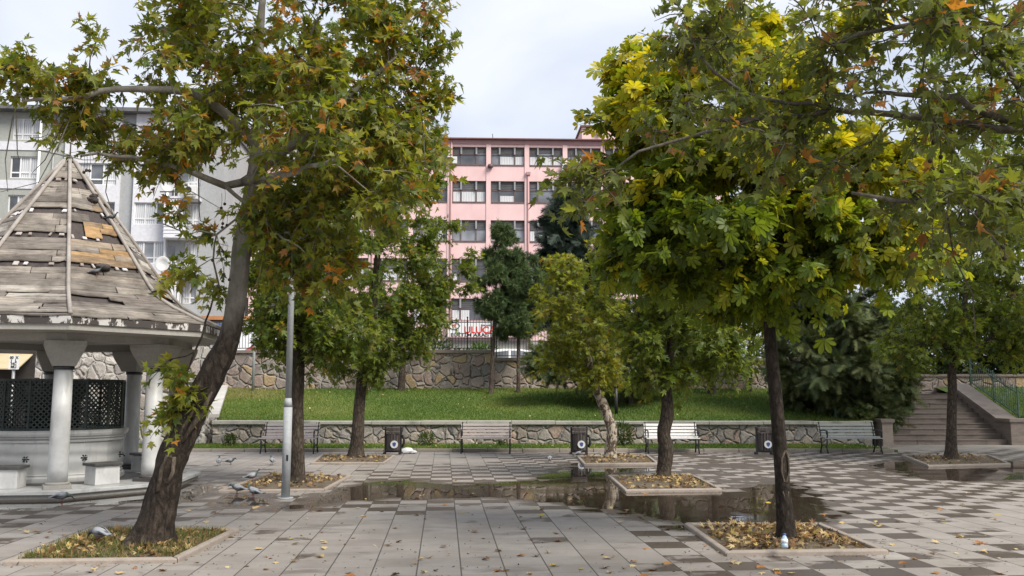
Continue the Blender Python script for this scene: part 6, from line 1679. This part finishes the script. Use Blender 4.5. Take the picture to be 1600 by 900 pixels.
pk3 = G(394, 763); pigeon((pk3.x, pk3.y, .11), R(10), 'up', 'pale pigeon perched on the pit kerb corner', 1.05)
pigeon(GP(96, 785), R(15), 'peck', 'pigeon drinking at the puddle before the fountain', 1.1)
pp_ = GP(154, 846, .1); pigeon(pp_, R(150), 'peck', 'plump grey pigeon pecking in the leaning plane pit', 1.05)
pigeon(GP(859, 722), R(80), 'half', 'pale pigeon at the edge of the puddle beyond the paving')
pigeon(GP(904, 714), R(30), 'half', 'pigeon pecking in front of the middle litter bin')
def on_roof(k, s, f_, dz=.05): r0, z0 = rprof(s); return fpt(r0, k, z0 + dz).lerp(fpt(r0, k + 1, z0 + dz), f_)
pigeon(on_roof(0, 2.9, .34, .03), R(20), 'dark', 'dark pigeon resting on the lower roof boards', 1.05)
pigeon(on_roof(1, 1.55, .02, .06), R(0), 'dark', 'black bird sitting high on the right roof ridge', 1.0)
pigeon(on_roof(1, 3.25, .02, .06), R(60), 'dark', 'black bird low on the right roof ridge')

# white bag by the first bin, plastic cup under the chestnut
t = NT('white_plastic_bag'); M['bag'] = t.fin((.75, .76, .78), .35); t.b.inputs['Transmission Weight'].default_value = .1
p_ = G(636, 709); m = MB(); m.ball((p_.x, p_.y, .075), .15, 18, 12, (1.25, .8, .55)); m.ball((p_.x + .17, p_.y, .045), .08, 12, 8, (1.3, .9, .5))
m.v = [tuple(Vector(v) + Vector((mnoise.noise((v[0] * 14, v[1] * 14, v[2] * 14)), mnoise.noise((v[0] * 14 + 9, v[1] * 14, v[2] * 14)), mnoise.noise((v[0] * 14, v[1] * 14 + 5, v[2] * 14)))) * .035) for v in m.v]
m.v = [(x, y, max(z, .003)) for x, y, z in m.v]
b = m.build('plastic_bag', M['bag'], None, p_); b.location = p_; tag(b, 'crumpled white plastic bag lying beside the first litter bin', 'bag')
t = NT('clear_blue_plastic'); M['bottle'] = t.fin((.5, .66, .8), .15); t.b.inputs['Transmission Weight'].default_value = .35
pz = G(1226, 856, .1); r = empty('plastic_bottle', pz, 'small pale blue plastic bottle leaning on the chestnut trunk', 'bottle'); r.rotation_euler = (R(-18), R(8), 0)
m = MB(); m.lathe((0, 0, 0), [(.028, 0), (.033, .006), (.033, .03), (.03, .035), (.033, .04), (.033, .085), (.016, .115), (.013, .12)], 18); m.build('body', M['bottle'], r)
m = MB(); m.lathe((0, 0, 0), [(.0165, .119), (.0165, .138)], 16); m.build('cap', M['blue'], r)
m = MB(); m.lathe((0, 0, 0), [(.0336, .045), (.0336, .08)], 18); m.build('paper_label', M['white_paint'], r)
# dark lamp stub on the lawn, white gate frame and dark kiosk on the street at right
u_ = BP(963, 640, 4.4)[0]; o = B(u_, 4.4, lawn_z(4.4) - .05); m = MB(); m.tube([o, o + Vector((0, 0, 1.0))], .06, 10); m.box(o + Vector((0, 0, 1.05)), (.2, .2, .16), taper=.7)
b = m.build('lawn_light', M['iron'], None, o); b.location = o; tag(b, 'short dark garden light post on the lawn by the mottled trunk', 'garden light')
# ------------------------------------------------------------------ camera, sky, sun
cam = bpy.data.cameras.new('camera'); co = bpy.data.objects.new('camera', cam); col.objects.link(co)
cam.sensor_width = 36; cam.lens = 36 * F / 1600; cam.clip_end = 3000; cam.clip_start = .05
co.location = (0, 0, H); co.rotation_euler = (PI / 2 + TH, 0, -PS)
scene.camera = co
SUN_EL, SUN_AZ = 47, 135      # azimuth clockwise from +Y (camera looks along +Y): behind, to the right
w = bpy.data.worlds.new('World'); scene.world = w; w.use_nodes = True
nt = w.node_tree; nt.nodes.clear()
def wn(t, **k):
    n = nt.nodes.new('ShaderNode' + t)
    for a, b in k.items(): setattr(n, a, b)
    return n
out = wn('OutputWorld'); bg = wn('Background'); bg.inputs[1].default_value = .1
sky = wn('TexSky', sky_type='NISHITA'); sky.sun_disc = False; sky.sun_elevation = R(SUN_EL); sky.sun_rotation = R(SUN_AZ); sky.air_density = 1.0; sky.dust_density = 2.0
tc = wn('TexCoord')
mp = wn('Mapping'); mp.inputs['Scale'].default_value = (1, 1, 2.2); mp.inputs['Location'].default_value = (.3, .1, .25)
nt.links.new(tc.outputs['Generated'], mp.inputs[0])
nz = wn('TexNoise'); nz.inputs['Scale'].default_value = 2.3; nz.inputs['Detail'].default_value = 5; nz.inputs['Roughness'].default_value = .5; nz.inputs['Distortion'].default_value = .4
nt.links.new(mp.outputs[0], nz.inputs['Vector'])
cr = wn('ValToRGB'); nt.links.new(nz.outputs[0], cr.inputs[0])
e = cr.color_ramp.elements
e[0].position = .36; e[0].color = (4.3, 4.8, 5.85, 1); e[1].position = .62; e[1].color = (6.5, 6.75, 7.3, 1)
mx = wn('Mix', data_type='RGBA'); mx.inputs[0].default_value = .9
nt.links.new(sky.outputs[0], mx.inputs[6]); nt.links.new(cr.outputs[0], mx.inputs[7])
nt.links.new(mx.outputs[2], bg.inputs[0]); nt.links.new(bg.outputs[0], out.inputs[0])
sl = bpy.data.lights.new('sun', 'SUN'); sl.energy = 3.6; sl.angle = R(28); sl.color = (1, .95, .87)
so = bpy.data.objects.new('sun', sl); col.objects.link(so)
so.rotation_euler = (R(90 - SUN_EL), 0, R(180 - SUN_AZ))
scene.view_settings.view_transform = 'Standard'; scene.view_settings.look = 'None'
scene.view_settings.exposure = .66; scene.view_settings.gamma = 1; scene.view_settings.use_curve_mapping = False
scene.render.engine = 'CYCLES'
scene.cycles.max_bounces = 8; scene.cycles.transparent_max_bounces = 8
